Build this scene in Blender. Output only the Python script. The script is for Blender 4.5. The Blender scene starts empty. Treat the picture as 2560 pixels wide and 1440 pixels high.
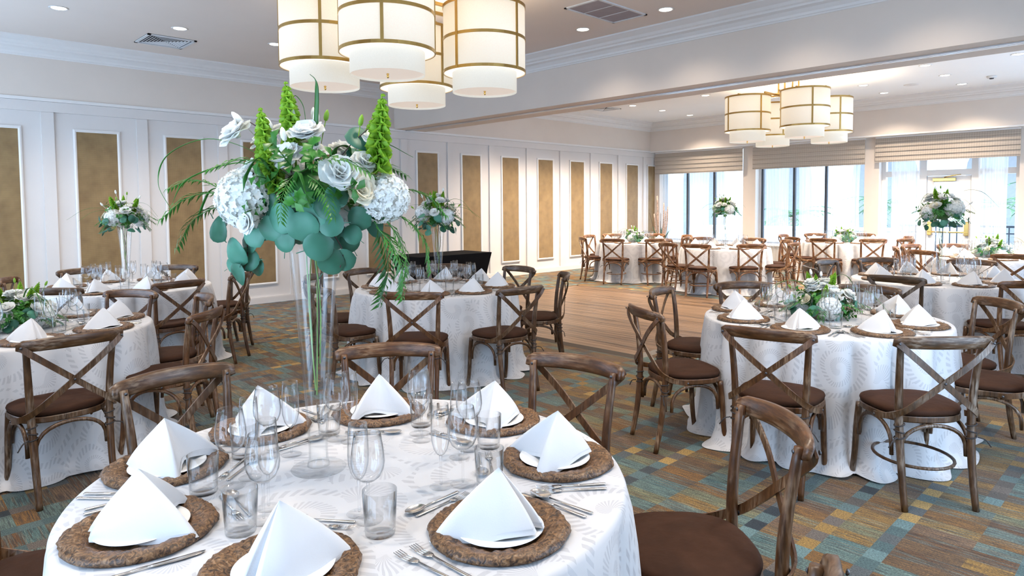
import bpy, math, random
from mathutils import Vector, Matrix
import numpy as np

# ------------------------------------------------------------------ camera, world, light, exposure
SC = bpy.context.scene
COL = SC.collection
PI = math.pi
R_ = math.radians
CAM_H = 1.55
F_PX, CY_PX = 1683.0, 598.0
YAW, PITCH, ROLL = R_(45.78), R_(2.92), R_(0.44)
_f = Vector((math.cos(YAW) * math.cos(PITCH), math.sin(YAW) * math.cos(PITCH), -math.sin(PITCH)))
_r = Vector((math.sin(YAW), -math.cos(YAW), 0.0))
_d = _f.cross(_r)
CR = _r * math.cos(ROLL) + _d * math.sin(ROLL)
CD = -_r * math.sin(ROLL) + _d * math.cos(ROLL)
cam_data = bpy.data.cameras.new('camera')
cam_data.sensor_width = 36.0
cam_data.lens = F_PX / 2560.0 * 36.0
cam_data.shift_y = -(720.0 - CY_PX) / 2560.0
cam_data.clip_end = 200.0
cam_data.clip_start = 0.02
cam = bpy.data.objects.new('camera', cam_data)
COL.objects.link(cam)
_m = Matrix((CR, -CD, -_f)).transposed().to_4x4()
_m.translation = Vector((0, 0, CAM_H))
cam.matrix_world = _m
SC.camera = cam

def project(p):
    q = Vector(p) - Vector((0, 0, CAM_H))
    z = q.dot(_f)
    if z < 0.05:
        return None
    return (1280 + F_PX * q.dot(CR) / z, CY_PX + F_PX * q.dot(CD) / z, z)

SKY_STRENGTH = 5.8
world = bpy.data.worlds.new('world')
SC.world = world
world.use_nodes = True
_wn = world.node_tree.nodes
_wn['Background'].inputs['Color'].default_value = (0.54, 0.73, 1.0, 1)
_wn['Background'].inputs['Strength'].default_value = SKY_STRENGTH

VS = SC.view_settings
VS.view_transform = 'Standard'
VS.look = 'None'
VS.gamma = 1.0
VS.exposure = 0.36
VS.use_curve_mapping = False
SC.cycles.max_bounces = 4
SC.cycles.diffuse_bounces = 3
SC.cycles.adaptive_threshold = 0.06
SC.cycles.use_light_tree = False
SC.cycles.glossy_bounces = 3
SC.cycles.transmission_bounces = 4
SC.cycles.transparent_max_bounces = 40
SC.cycles.caustics_reflective = False
SC.cycles.caustics_refractive = False
SC.cycles.sample_clamp_indirect = 4.0

DOWNLIGHT_W = 110.0
DRUM_W = 40.0
SHADE_EMIT = 0.44

# ------------------------------------------------------------------ helpers
def tag(o, label=None, cat=None, group=None, kind=None):
    if label: o['label'] = label
    if cat: o['category'] = cat
    if group: o['group'] = group
    if kind: o['kind'] = kind
    return o

def empty(name, loc=(0, 0, 0), rz=0.0):
    o = bpy.data.objects.new(name, None)
    COL.objects.link(o)
    o.location = loc
    o.rotation_euler = (0, 0, rz)
    o.empty_display_size = 0.05
    return o

def link(name, me, parent=None, loc=(0, 0, 0), rot=(0, 0, 0), scale=None, color=None):
    o = bpy.data.objects.new(name, me)
    COL.objects.link(o)
    if parent: o.parent = parent
    o.location = loc
    o.rotation_euler = rot
    if scale is not None: o.scale = scale if hasattr(scale, '__len__') else (scale,) * 3
    if color: o.color = color
    return o

class MB:
    """collects geometry for one mesh"""
    def __init__(s):
        s.v = []; s.f = []; s.sm = []
    def add(s, vs, fs, smooth=False, M=None):
        b = len(s.v)
        if M is not None:
            vs = [M @ Vector(v) for v in vs]
        s.v.extend([tuple(v) for v in vs])
        s.f.extend([tuple(i + b for i in f) for f in fs])
        s.sm.extend([smooth] * len(fs))
        return s
    def box(s, x0, x1, y0, y1, z0, z1, M=None):
        v = [(x0, y0, z0), (x1, y0, z0), (x1, y1, z0), (x0, y1, z0), (x0, y0, z1), (x1, y0, z1), (x1, y1, z1), (x0, y1, z1)]
        f = [(0, 3, 2, 1), (4, 5, 6, 7), (0, 1, 5, 4), (1, 2, 6, 5), (2, 3, 7, 6), (3, 0, 4, 7)]
        return s.add(v, f, False, M)
    def bbox(s, x0, x1, y0, y1, z0, z1, b=0.004):
        """box with its upper and side edges chamfered"""
        def ring(i, z): return [(x0 + i, y0 + i, z), (x1 - i, y0 + i, z), (x1 - i, y1 - i, z), (x0 + i, y1 - i, z)]
        rings = [ring(b, z0), ring(0, z0 + b), ring(0, z1 - b), ring(b, z1)]
        v = sum(rings, [])
        f = [(3, 2, 1, 0), (12, 13, 14, 15)]
        for k in range(3):
            for i in range(4):
                j = (i + 1) % 4
                f.append((k * 4 + i, k * 4 + j, k * 4 + 4 + j, k * 4 + 4 + i))
        return s.add(v, f)
    def lathe(s, prof, n=24, smooth=True, M=None, close=False):
        v = []; f = []
        for (r, z) in prof:
            for k in range(n):
                a = 2 * PI * k / n
                v.append((r * math.cos(a), r * math.sin(a), z))
        m = len(prof)
        for i in range(m - 1 + (1 if close else 0)):
            i2 = (i + 1) % m
            for k in range(n):
                k2 = (k + 1) % n
                f.append((i * n + k, i * n + k2, i2 * n + k2, i2 * n + k))
        if not close:
            if prof[0][0] > 1e-5: f.append(tuple(range(n - 1, -1, -1)))
            if prof[-1][0] > 1e-5: f.append(tuple((m - 1) * n + k for k in range(n)))
        return s.add(v, f, smooth, M)
    def sweep(s, pts, rx, ry=None, n=8, up=(0, 0, 1), rect=False, smooth=True, caps=True, ups=None, M=None):
        """tube along pts; rx, ry radii (number or list) across and along the up direction"""
        pts = [Vector(p) for p in pts]
        m = len(pts)
        ry = rx if ry is None else ry
        RX = rx if hasattr(rx, '__len__') else [rx] * m
        RY = ry if hasattr(ry, '__len__') else [ry] * m
        v = []; f = []
        if rect:
            sec = [(-1, -1), (1, -1), (1, 1), (-1, 1)]
        else:
            sec = [(math.cos(2 * PI * k / n), math.sin(2 * PI * k / n)) for k in range(n)]
        n = len(sec)
        for i in range(m):
            t = (pts[min(i + 1, m - 1)] - pts[max(i - 1, 0)]).normalized()
            u = Vector(ups[i]) if ups else Vector(up)
            a = t.cross(u)
            if a.length < 1e-4: a = t.cross(Vector((1, 0, 0)))
            a.normalize()
            b = a.cross(t).normalized()
            for (c, d) in sec:
                v.append(pts[i] + a * (c * RX[i]) + b * (d * RY[i]))
        for i in range(m - 1):
            for k in range(n):
                k2 = (k + 1) % n
                f.append((i * n + k, i * n + k2, (i + 1) * n + k2, (i + 1) * n + k))
        if caps:
            f.append(tuple(range(n - 1, -1, -1)))
            f.append(tuple((m - 1) * n + k for k in range(n)))
        return s.add(v, f, smooth and not rect, M)
    def loft(s, rings, closed=True, smooth=True, cap0=False, cap1=False):
        n = len(rings[0]); v = []; f = []
        for r in rings: v.extend(r)
        for i in range(len(rings) - 1):
            for k in range(n if closed else n - 1):
                k2 = (k + 1) % n
                f.append((i * n + k, i * n + k2, (i + 1) * n + k2, (i + 1) * n + k))
        if cap0: f.append(tuple(range(n - 1, -1, -1)))
        if cap1: f.append(tuple((len(rings) - 1) * n + k for k in range(n)))
        return s.add(v, f, smooth)
    def mesh(s, name, mat=None):
        me = bpy.data.meshes.new(name)
        me.from_pydata(s.v, [], s.f)
        me.polygons.foreach_set('use_smooth', s.sm)
        if mat is not None: me.materials.append(mat)
        me.update()
        return me
    def build(s, name, mat, parent=None, loc=(0, 0, 0), rot=(0, 0, 0)):
        return link(name, s.mesh(name, mat), parent, loc, rot)

def bez(pts, n=12):
    """Catmull-Rom through pts"""
    P = [Vector(p) for p in pts]
    P = [P[0] * 2 - P[1]] + P + [P[-1] * 2 - P[-2]]
    out = []
    for i in range(1, len(P) - 2):
        for k in range(n):
            t = k / n
            a, b, c, d = P[i - 1], P[i], P[i + 1], P[i + 2]
            out.append(0.5 * ((2 * b) + (-a + c) * t + (2 * a - 5 * b + 4 * c - d) * t * t + (-a + 3 * b - 3 * c + d) * t ** 3))
    out.append(P[-2])
    return out

def struct(name, mb, mat, parent=None):
    o = mb.build(name, mat, parent)
    if parent is None: o['kind'] = 'structure'
    return o

# ------------------------------------------------------------------ materials
def new_mat(name):
    m = bpy.data.materials.new(name)
    m.use_nodes = True
    nt = m.node_tree
    return m, nt, nt.nodes, nt.links, nt.nodes['Principled BSDF']

def plain(name, col, rough=0.5, metal=0.0, noise=0.06, scale=8.0, bump=0.0, bscale=60.0, spec=0.5, sheen=0.0):
    m, nt, N, L, P = new_mat(name)
    P.inputs['Roughness'].default_value = rough
    P.inputs['Metallic'].default_value = metal
    P.inputs['Specular IOR Level'].default_value = spec
    if sheen: P.inputs['Sheen Weight'].default_value = sheen
    tc = N.new('ShaderNodeTexCoord')
    nz = N.new('ShaderNodeTexNoise')
    nz.inputs['Scale'].default_value = scale
    nz.inputs['Detail'].default_value = 3
    L.new(tc.outputs['Object'], nz.inputs['Vector'])
    rp = N.new('ShaderNodeValToRGB')
    c = Vector(col)
    rp.color_ramp.elements[0].position = 0.3
    rp.color_ramp.elements[1].position = 0.7
    rp.color_ramp.elements[0].color = (*(c * (1 - noise)), 1)
    rp.color_ramp.elements[1].color = (*(c * (1 + noise)), 1)
    L.new(nz.outputs['Fac'], rp.inputs['Fac'])
    L.new(rp.outputs['Color'], P.inputs['Base Color'])
    if bump:
        n2 = N.new('ShaderNodeTexNoise')
        n2.inputs['Scale'].default_value = bscale
        n2.inputs['Detail'].default_value = 4
        L.new(tc.outputs['Object'], n2.inputs['Vector'])
        b = N.new('ShaderNodeBump')
        b.inputs['Strength'].default_value = bump
        b.inputs['Distance'].default_value = 0.01
        L.new(n2.outputs['Fac'], b.inputs['Height'])
        L.new(b.outputs['Normal'], P.inputs['Normal'])
    return m

def math_node(N, L, op, a, b=None, c=None):
    n = N.new('ShaderNodeMath')
    n.operation = op
    for i, x in enumerate((a, b, c)):
        if x is None: continue
        if isinstance(x, (int, float)): n.inputs[i].default_value = x
        else: L.new(x, n.inputs[i])
    return n.outputs[0]

def mixc(N, L, fac, a, b, blend='MIX'):
    n = N.new('ShaderNodeMix')
    n.data_type = 'RGBA'
    n.blend_type = blend
    for i, x in ((0, fac), (6, a), (7, b)):
        if isinstance(x, (int, float)): n.inputs[i].default_value = x
        elif isinstance(x, tuple): n.inputs[i].default_value = (*x, 1)
        else: L.new(x, n.inputs[i])
    return n.outputs[2]

def ramp(N, L, fac, stops, interp='LINEAR'):
    r = N.new('ShaderNodeValToRGB')
    r.color_ramp.interpolation = interp
    e = r.color_ramp.elements
    while len(e) < len(stops): e.new(0.5)
    for i, (p, c) in enumerate(stops):
        e[i].position = p
        e[i].color = (*c, 1)
    L.new(fac, r.inputs['Fac'])
    return r.outputs['Color']

def carpet_mat():
    m, nt, N, L, P = new_mat('patterned_carpet')
    g = N.new('ShaderNodeNewGeometry')
    sp = N.new('ShaderNodeSeparateXYZ')
    L.new(g.outputs['Position'], sp.inputs[0])
    X, Y = sp.outputs[0], sp.outputs[1]
    u = math_node(N, L, 'DIVIDE', X, 0.1)
    i = math_node(N, L, 'FLOOR', u)
    par = math_node(N, L, 'MODULO', math_node(N, L, 'ADD', i, 1000), 2)
    v = math_node(N, L, 'DIVIDE', math_node(N, L, 'ADD', Y, -0.6725 + 2.5), 0.25)
    j = math_node(N, L, 'FLOOR', v)
    fy = math_node(N, L, 'FRACT', v)
    small = math_node(N, L, 'LESS_THAN', fy, 0.31)
    def wn(a, b, s):
        c = N.new('ShaderNodeCombineXYZ')
        L.new(a, c.inputs[0]); L.new(b, c.inputs[1]); c.inputs[2].default_value = s
        w = N.new('ShaderNodeTexWhiteNoise')
        w.noise_dimensions = '3D'
        L.new(c.outputs[0], w.inputs['Vector'])
        return w.outputs['Value']
    i12 = math_node(N, L, 'FLOOR', math_node(N, L, 'DIVIDE', i, 9))
    i2 = math_node(N, L, 'FLOOR', math_node(N, L, 'DIVIDE', i, 2))
    acc_n = math_node(N, L, 'ADD', math_node(N, L, 'MULTIPLY', wn(j, i12, 3.1), 0.85), math_node(N, L, 'MULTIPLY', wn(j, i, 9.0), 0.15))
    accent = ramp(N, L, acc_n, [(0.0, (0.020, 0.026, 0.030)), (0.24, (0.10, 0.085, 0.07)), (0.40, (0.34, 0.22, 0.09)), (0.54, (0.085, 0.13, 0.13)), (0.72, (0.50, 0.34, 0.15)), (0.84, (0.05, 0.055, 0.055))], 'CONSTANT')
    bridge = ramp(N, L, wn(j, i, 5.0), [(0.0, (0.12, 0.17, 0.17)), (0.35, (0.15, 0.125, 0.105)), (0.6, (0.17, 0.25, 0.25)), (0.85, (0.10, 0.11, 0.11))], 'CONSTANT')
    cell = math_node(N, L, 'ADD', math_node(N, L, 'MULTIPLY', wn(j, i, 7.0), 0.74), math_node(N, L, 'MULTIPLY', par, 0.26))
    big = ramp(N, L, cell, [(0.0, (0.13, 0.070, 0.032)), (0.18, (0.22, 0.125, 0.050)), (0.34, (0.15, 0.095, 0.05)), (0.46, (0.27, 0.175, 0.07)), (0.60, (0.13, 0.18, 0.165)), (0.72, (0.18, 0.19, 0.12)), (0.81, (0.10, 0.17, 0.17)), (0.92, (0.19, 0.13, 0.085))], 'CONSTANT')
    sm = mixc(N, L, par, accent, bridge)
    # long streaks that run along the rows
    mp = N.new('ShaderNodeMapping')
    mp.inputs['Scale'].default_value = (150, 7, 1)
    L.new(g.outputs['Position'], mp.inputs['Vector'])
    st = N.new('ShaderNodeTexNoise')
    st.inputs['Scale'].default_value = 1.0
    st.inputs['Detail'].default_value = 4
    st.inputs['Roughness'].default_value = 0.65
    L.new(mp.outputs[0], st.inputs['Vector'])
    s1 = ramp(N, L, st.outputs['Fac'], [(0.40, (0, 0, 0)), (0.60, (1, 1, 1))])
    st2 = N.new('ShaderNodeTexNoise')
    st2.inputs['Scale'].default_value = 0.6
    st2.inputs['Detail'].default_value = 3
    L.new(mp.outputs[0], st2.inputs['Vector'])
    s2 = ramp(N, L, st2.outputs['Fac'], [(0.47, (0, 0, 0)), (0.60, (1, 1, 1))])
    other = mixc(N, L, par, (0.12, 0.20, 0.195), (0.19, 0.11, 0.05))
    big = mixc(N, L, math_node(N, L, 'MULTIPLY', s2, 0.45), big, other)
    big = mixc(N, L, 1.0, big, mixc(N, L, s1, (0.42, 0.40, 0.40), (1.5, 1.45, 1.4)), 'MULTIPLY')
    mp2 = N.new('ShaderNodeMapping')
    mp2.inputs['Scale'].default_value = (260, 120, 1)
    L.new(g.outputs['Position'], mp2.inputs['Vector'])
    sk = N.new('ShaderNodeTexNoise')
    sk.inputs['Scale'].default_value = 1.0
    sk.inputs['Detail'].default_value = 2
    L.new(mp2.outputs[0], sk.inputs['Vector'])
    keep = math_node(N, L, 'GREATER_THAN', wn(j, math_node(N, L, 'FLOOR', math_node(N, L, 'DIVIDE', math_node(N, L, 'ADD', i, math_node(N, L, 'MULTIPLY', j, 5)), 7)), 2.2), 0.38)
    col = mixc(N, L, math_node(N, L, 'MULTIPLY', small, keep), big, sm)
    spk = ramp(N, L, sk.outputs['Fac'], [(0.3, (0.35, 0.35, 0.37)), (0.7, (1.65, 1.65, 1.6))])
    col = mixc(N, L, 1.0, col, spk, 'MULTIPLY')
    hs = N.new('ShaderNodeHueSaturation')
    hs.inputs['Value'].default_value = 0.60
    hs.inputs['Saturation'].default_value = 1.2
    L.new(col, hs.inputs['Color'])
    L.new(hs.outputs[0], P.inputs['Base Color'])
    P.inputs['Roughness'].default_value = 0.95
    P.inputs['Specular IOR Level'].default_value = 0.15
    P.inputs['Sheen Weight'].default_value = 0.15
    b = N.new('ShaderNodeBump')
    b.inputs['Strength'].default_value = 0.35
    b.inputs['Distance'].default_value = 0.006
    L.new(sk.outputs['Fac'], b.inputs['Height'])
    L.new(b.outputs['Normal'], P.inputs['Normal'])
    return m

def oak_mat(name='weathered_oak', sc=(38, 38, 5)):
    """weathered oak, limed grain; the object's colour tints the stain"""
    m, nt, N, L, P = new_mat(name)
    tc = N.new('ShaderNodeTexCoord')
    mp = N.new('ShaderNodeMapping')
    mp.inputs['Scale'].default_value = sc
    L.new(tc.outputs['Object'], mp.inputs['Vector'])
    n1 = N.new('ShaderNodeTexNoise')
    n1.inputs['Scale'].default_value = 1.6
    n1.inputs['Detail'].default_value = 6
    n1.inputs['Roughness'].default_value = 0.65
    L.new(mp.outputs[0], n1.inputs['Vector'])
    base = ramp(N, L, n1.outputs['Fac'], [(0.28, (0.026, 0.012, 0.005)), (0.5, (0.088, 0.042, 0.016)), (0.72, (0.17, 0.088, 0.038))])
    n2 = N.new('ShaderNodeTexNoise')
    n2.inputs['Scale'].default_value = 7.0
    n2.inputs['Detail'].default_value = 3
    oi = N.new('ShaderNodeObjectInfo')
    va = N.new('ShaderNodeVectorMath')
    va.operation = 'ADD'
    L.new(tc.outputs['Object'], va.inputs[0])
    cmb = N.new('ShaderNodeCombineXYZ')
    L.new(math_node(N, L, 'MULTIPLY', oi.outputs['Random'], 30), cmb.inputs[0])
    L.new(cmb.outputs[0], va.inputs[1])
    L.new(va.outputs[0], n2.inputs['Vector'])
    wash = ramp(N, L, n2.outputs['Fac'], [(0.45, (0, 0, 0)), (0.70, (1, 1, 1))])
    n3 = N.new('ShaderNodeTexNoise')
    n3.inputs['Scale'].default_value = 3.0
    n3.inputs['Detail'].default_value = 5
    L.new(mp.outputs[0], n3.inputs['Vector'])
    gr = ramp(N, L, n3.outputs['Fac'], [(0.42, (0, 0, 0)), (0.62, (1, 1, 1))])
    fac = math_node(N, L, 'MULTIPLY', math_node(N, L, 'MULTIPLY', wash, gr), 0.75)
    col = mixc(N, L, fac, base, (0.42, 0.345, 0.27))
    col = mixc(N, L, 1.0, col, oi.outputs['Color'], 'MULTIPLY')
    L.new(col, P.inputs['Base Color'])
    P.inputs['Roughness'].default_value = 0.36
    b = N.new('ShaderNodeBump')
    b.inputs['Strength'].default_value = 0.25
    b.inputs['Distance'].default_value = 0.003
    L.new(n1.outputs['Fac'], b.inputs['Height'])
    L.new(b.outputs['Normal'], P.inputs['Normal'])
    return m

def cloth_mat():
    """ivory jacquard with curling fern scrolls woven in"""
    m, nt, N, L, P = new_mat('jacquard_cloth')
    uv = N.new('ShaderNodeUVMap')
    vo = N.new('ShaderNodeTexVoronoi')
    vo.inputs['Scale'].default_value = 3.4
    vo.inputs['Randomness'].default_value = 0.8
    nzw = N.new('ShaderNodeTexNoise')
    nzw.inputs['Scale'].default_value = 3.0
    L.new(uv.outputs[0], nzw.inputs['Vector'])
    add = N.new('ShaderNodeVectorMath')
    add.operation = 'MULTIPLY_ADD'
    L.new(nzw.outputs['Color'], add.inputs[0])
    add.inputs[1].default_value = (0.12, 0.12, 0)
    L.new(uv.outputs[0], add.inputs[2])
    L.new(add.outputs[0], vo.inputs['Vector'])
    sub = N.new('ShaderNodeVectorMath')
    sub.operation = 'SUBTRACT'
    sc_ = N.new('ShaderNodeVectorMath')
    sc_.operation = 'SCALE'
    sc_.inputs['Scale'].default_value = 1.0
    L.new(add.outputs[0], sc_.inputs[0])
    L.new(sc_.outputs[0], sub.inputs[0])
    L.new(vo.outputs['Position'], sub.inputs[1])
    s2 = N.new('ShaderNodeSeparateXYZ')
    L.new(sub.outputs[0], s2.inputs[0])
    ang = math_node(N, L, 'ARCTAN2', s2.outputs[1], s2.outputs[0])
    dist = vo.outputs['Distance']
    # radial barbs inside spiral bands
    band = math_node(N, L, 'SINE', math_node(N, L, 'ADD', math_node(N, L, 'MULTIPLY', dist, 26), math_node(N, L, 'MULTIPLY', ang, 1.0)))
    barb = math_node(N, L, 'SINE', math_node(N, L, 'ADD', math_node(N, L, 'MULTIPLY', ang, 34), math_node(N, L, 'MULTIPLY', dist, 30)))
    bb = math_node(N, L, 'MULTIPLY', math_node(N, L, 'GREATER_THAN', band, 0.15), math_node(N, L, 'GREATER_THAN', barb, 0.0))
    col = mixc(N, L, bb, (0.545, 0.54, 0.545), (0.435, 0.43, 0.44))
    L.new(col, P.inputs['Base Color'])
    rg = math_node(N, L, 'ADD', math_node(N, L, 'MULTIPLY', bb, -0.2), 0.62)
    L.new(rg, P.inputs['Roughness'])
    P.inputs['Sheen Weight'].default_value = 0.2
    b = N.new('ShaderNodeBump')
    b.inputs['Strength'].default_value = 0.35
    b.inputs['Distance'].default_value = 0.004
    L.new(bb, b.inputs['Height'])
    L.new(b.outputs['Normal'], P.inputs['Normal'])
    return m

def glass_mat(name, tint=(0.985, 0.992, 0.995), edge=(0.80, 0.85, 0.88), refl=1.0):
    """thin clear glass: Fresnel reflection over clear transmission"""
    m, nt, N, L, P = new_mat(name)
    N.remove(P)
    out = N['Material Output']
    lw = N.new('ShaderNodeLayerWeight')
    lw.inputs['Blend'].default_value = 0.5
    f3 = math_node(N, L, 'POWER', lw.outputs['Facing'], 5.0)
    tr = N.new('ShaderNodeBsdfTransparent')
    L.new(mixc(N, L, f3, tint, edge), tr.inputs['Color'])
    gl = N.new('ShaderNodeBsdfGlossy')
    gl.inputs['Roughness'].default_value = 0.02
    mx = N.new('ShaderNodeMixShader')
    L.new(math_node(N, L, 'MULTIPLY_ADD', math_node(N, L, 'POWER', lw.outputs['Facing'], 4.0), 0.5 * refl, 0.016 * refl), mx.inputs[0])
    L.new(tr.outputs[0], mx.inputs[1])
    L.new(gl.outputs[0], mx.inputs[2])
    L.new(mx.outputs[0], out.inputs['Surface'])
    return m

def sheer_mat():
    m, nt, N, L, P = new_mat('sheer_voile')
    N.remove(P)
    out = N['Material Output']
    tr = N.new('ShaderNodeBsdfTransparent')
    tl = N.new('ShaderNodeBsdfTranslucent')
    df = N.new('ShaderNodeBsdfDiffuse')
    tl.inputs['Color'].default_value = (0.80, 0.78, 0.76, 1)
    df.inputs['Color'].default_value = (0.85, 0.86, 0.87, 1)
    a = N.new('ShaderNodeMixShader')
    a.inputs[0].default_value = 0.4
    L.new(tl.outputs[0], a.inputs[1]); L.new(df.outputs[0], a.inputs[2])
    b = N.new('ShaderNodeMixShader')
    tc = N.new('ShaderNodeTexCoord')
    mp = N.new('ShaderNodeMapping')
    mp.inputs['Scale'].default_value = (1, 60, 0.6)
    L.new(tc.outputs['Object'], mp.inputs['Vector'])
    nz = N.new('ShaderNodeTexNoise')
    nz.inputs['Scale'].default_value = 1.0
    L.new(mp.outputs[0], nz.inputs['Vector'])
    L.new(math_node(N, L, 'MULTIPLY_ADD', nz.outputs['Fac'], 0.5, 0.28), b.inputs[0])
    L.new(tr.outputs[0], b.inputs[1]); L.new(a.outputs[0], b.inputs[2])
    L.new(b.outputs[0], out.inputs['Surface'])
    return m

def leaf_mat(name, c1, c2, rough=0.45, trans=0.25, scale=14):
    m, nt, N, L, P = new_mat(name)
    tc = N.new('ShaderNodeTexCoord')
    nz = N.new('ShaderNodeTexNoise')
    nz.inputs['Scale'].default_value = scale
    L.new(tc.outputs['Object'], nz.inputs['Vector'])
    oi = N.new('ShaderNodeObjectInfo')
    f = math_node(N, L, 'ADD', math_node(N, L, 'MULTIPLY', nz.outputs['Fac'], 0.5), math_node(N, L, 'MULTIPLY', oi.outputs['Random'], 0.5))
    col = ramp(N, L, f, [(0.2, c1), (0.8, c2)])
    L.new(col, P.inputs['Base Color'])
    P.inputs['Roughness'].default_value = rough
    tl = N.new('ShaderNodeBsdfTranslucent')
    L.new(col, tl.inputs['Color'])
    mx = N.new('ShaderNodeMixShader')
    mx.inputs[0].default_value = trans
    L.new(P.outputs[0], mx.inputs[1]); L.new(tl.outputs[0], mx.inputs[2])
    L.new(mx.outputs[0], N['Material Output'].inputs['Surface'])
    return m

def charger_mat():
    m, nt, N, L, P = new_mat('carved_wood_charger')
    tc = N.new('ShaderNodeTexCoord')
    vo = N.new('ShaderNodeTexVoronoi')
    vo.inputs['Scale'].default_value = 60
    nz = N.new('ShaderNodeTexNoise')
    nz.inputs['Scale'].default_value = 75
    nz.inputs['Detail'].default_value = 4
    nz.inputs['Distortion'].default_value = 1.8
    L.new(tc.outputs['Object'], vo.inputs['Vector'])
    L.new(tc.outputs['Object'], nz.inputs['Vector'])
    col = ramp(N, L, nz.outputs['Fac'], [(0.36, (0.022, 0.010, 0.005)), (0.48, (0.10, 0.048, 0.019)), (0.6, (0.19, 0.098, 0.042)), (0.75, (0.30, 0.185, 0.10))])
    L.new(col, P.inputs['Base Color'])
    P.inputs['Roughness'].default_value = 0.42
    b = N.new('ShaderNodeBump')
    b.inputs['Strength'].default_value = 0.5
    b.inputs['Distance'].default_value = 0.004
    L.new(nz.outputs['Fac'], b.inputs['Height'])
    L.new(b.outputs['Normal'], P.inputs['Normal'])
    return m

def gold_weave_mat():
    m, nt, N, L, P = new_mat('gold_woven_fabric')
    tc = N.new('ShaderNodeTexCoord')
    mp = N.new('ShaderNodeMapping')
    mp.inputs['Rotation'].default_value = (0, R_(45), 0)
    L.new(tc.outputs['Object'], mp.inputs['Vector'])
    ck = N.new('ShaderNodeTexChecker')
    ck.inputs['Scale'].default_value = 110
    L.new(mp.outputs[0], ck.inputs['Vector'])
    nz = N.new('ShaderNodeTexNoise')
    nz.inputs['Scale'].default_value = 5
    nz.inputs['Detail'].default_value = 5
    L.new(tc.outputs['Object'], nz.inputs['Vector'])
    base = ramp(N, L, nz.outputs['Fac'], [(0.3, (0.21, 0.130, 0.050)), (0.7, (0.31, 0.205, 0.085))])
    col = mixc(N, L, ck.outputs['Fac'], base, mixc(N, L, 1.0, base, (0.72, 0.70, 0.66), 'MULTIPLY'))
    L.new(col, P.inputs['Base Color'])
    P.inputs['Roughness'].default_value = 0.55
    P.inputs['Sheen Weight'].default_value = 0.2
    b = N.new('ShaderNodeBump')
    b.inputs['Strength'].default_value = 0.3
    b.inputs['Distance'].default_value = 0.002
    L.new(ck.outputs['Fac'], b.inputs['Height'])
    L.new(b.outputs['Normal'], P.inputs['Normal'])
    return m

def shade_fabric_mat():
    """woven oatmeal roman-shade fabric with a small lozenge pattern"""
    m, nt, N, L, P = new_mat('roman_shade_fabric')
    tc = N.new('ShaderNodeTexCoord')
    mp = N.new('ShaderNodeMapping')
    mp.inputs['Rotation'].default_value = (R_(45), 0, 0)
    L.new(tc.outputs['Object'], mp.inputs['Vector'])
    ck = N.new('ShaderNodeTexChecker')
    ck.inputs['Scale'].default_value = 34
    L.new(mp.outputs[0], ck.inputs['Vector'])
    col = mixc(N, L, ck.outputs['Fac'], (0.62, 0.54, 0.46), (0.52, 0.45, 0.38))
    L.new(col, P.inputs['Base Color'])
    P.inputs['Roughness'].default_value = 0.85
    tl = N.new('ShaderNodeBsdfTranslucent')
    L.new(col, tl.inputs['Color'])
    mx = N.new('ShaderNodeMixShader')
    mx.inputs[0].default_value = 0.32
    L.new(P.outputs[0], mx.inputs[1]); L.new(tl.outputs[0], mx.inputs[2])
    L.new(mx.outputs[0], N['Material Output'].inputs['Surface'])
    return m

def plank_mat():
    m, nt, N, L, P = new_mat('dance_floor_wood')
    g = N.new('ShaderNodeNewGeometry')
    oi = N.new('ShaderNodeObjectInfo')
    mp = N.new('ShaderNodeMapping')
    mp.inputs['Scale'].default_value = (26, 0.7, 1)
    L.new(g.outputs['Position'], mp.inputs['Vector'])
    nz = N.new('ShaderNodeTexNoise')
    nz.inputs['Scale'].default_value = 1.0
    nz.inputs['Detail'].default_value = 5
    nz.inputs['Roughness'].default_value = 0.6
    L.new(mp.outputs[0], nz.inputs['Vector'])
    f = math_node(N, L, 'ADD', nz.outputs['Fac'], math_node(N, L, 'MULTIPLY_ADD', oi.outputs['Random'], 0.16, -0.08))
    col = ramp(N, L, f, [(0.36, (0.045, 0.024, 0.012)), (0.45, (0.145, 0.082, 0.042)), (0.66, (0.235, 0.142, 0.080))])
    L.new(col, P.inputs['Base Color'])
    P.inputs['Roughness'].default_value = 0.36
    P.inputs['Specular IOR Level'].default_value = 0.3
    return m

def emit_mat(name, col, strength, base=(0.85, 0.82, 0.76), vary=0.0):
    m, nt, N, L, P = new_mat(name)
    P.inputs['Base Color'].default_value = (*base, 1)
    P.inputs['Roughness'].default_value = 0.7
    P.inputs['Emission Color'].default_value = (*col, 1)
    P.inputs['Emission Strength'].default_value = strength
    if vary:
        tc = N.new('ShaderNodeTexCoord')
        nz = N.new('ShaderNodeTexNoise')
        nz.inputs['Scale'].default_value = 120
        L.new(tc.outputs['Object'], nz.inputs['Vector'])
        L.new(ramp(N, L, nz.outputs['Fac'], [(0.3, tuple(c * (1 - vary) for c in base)), (0.7, base)]), P.inputs['Base Color'])
    return m

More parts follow.
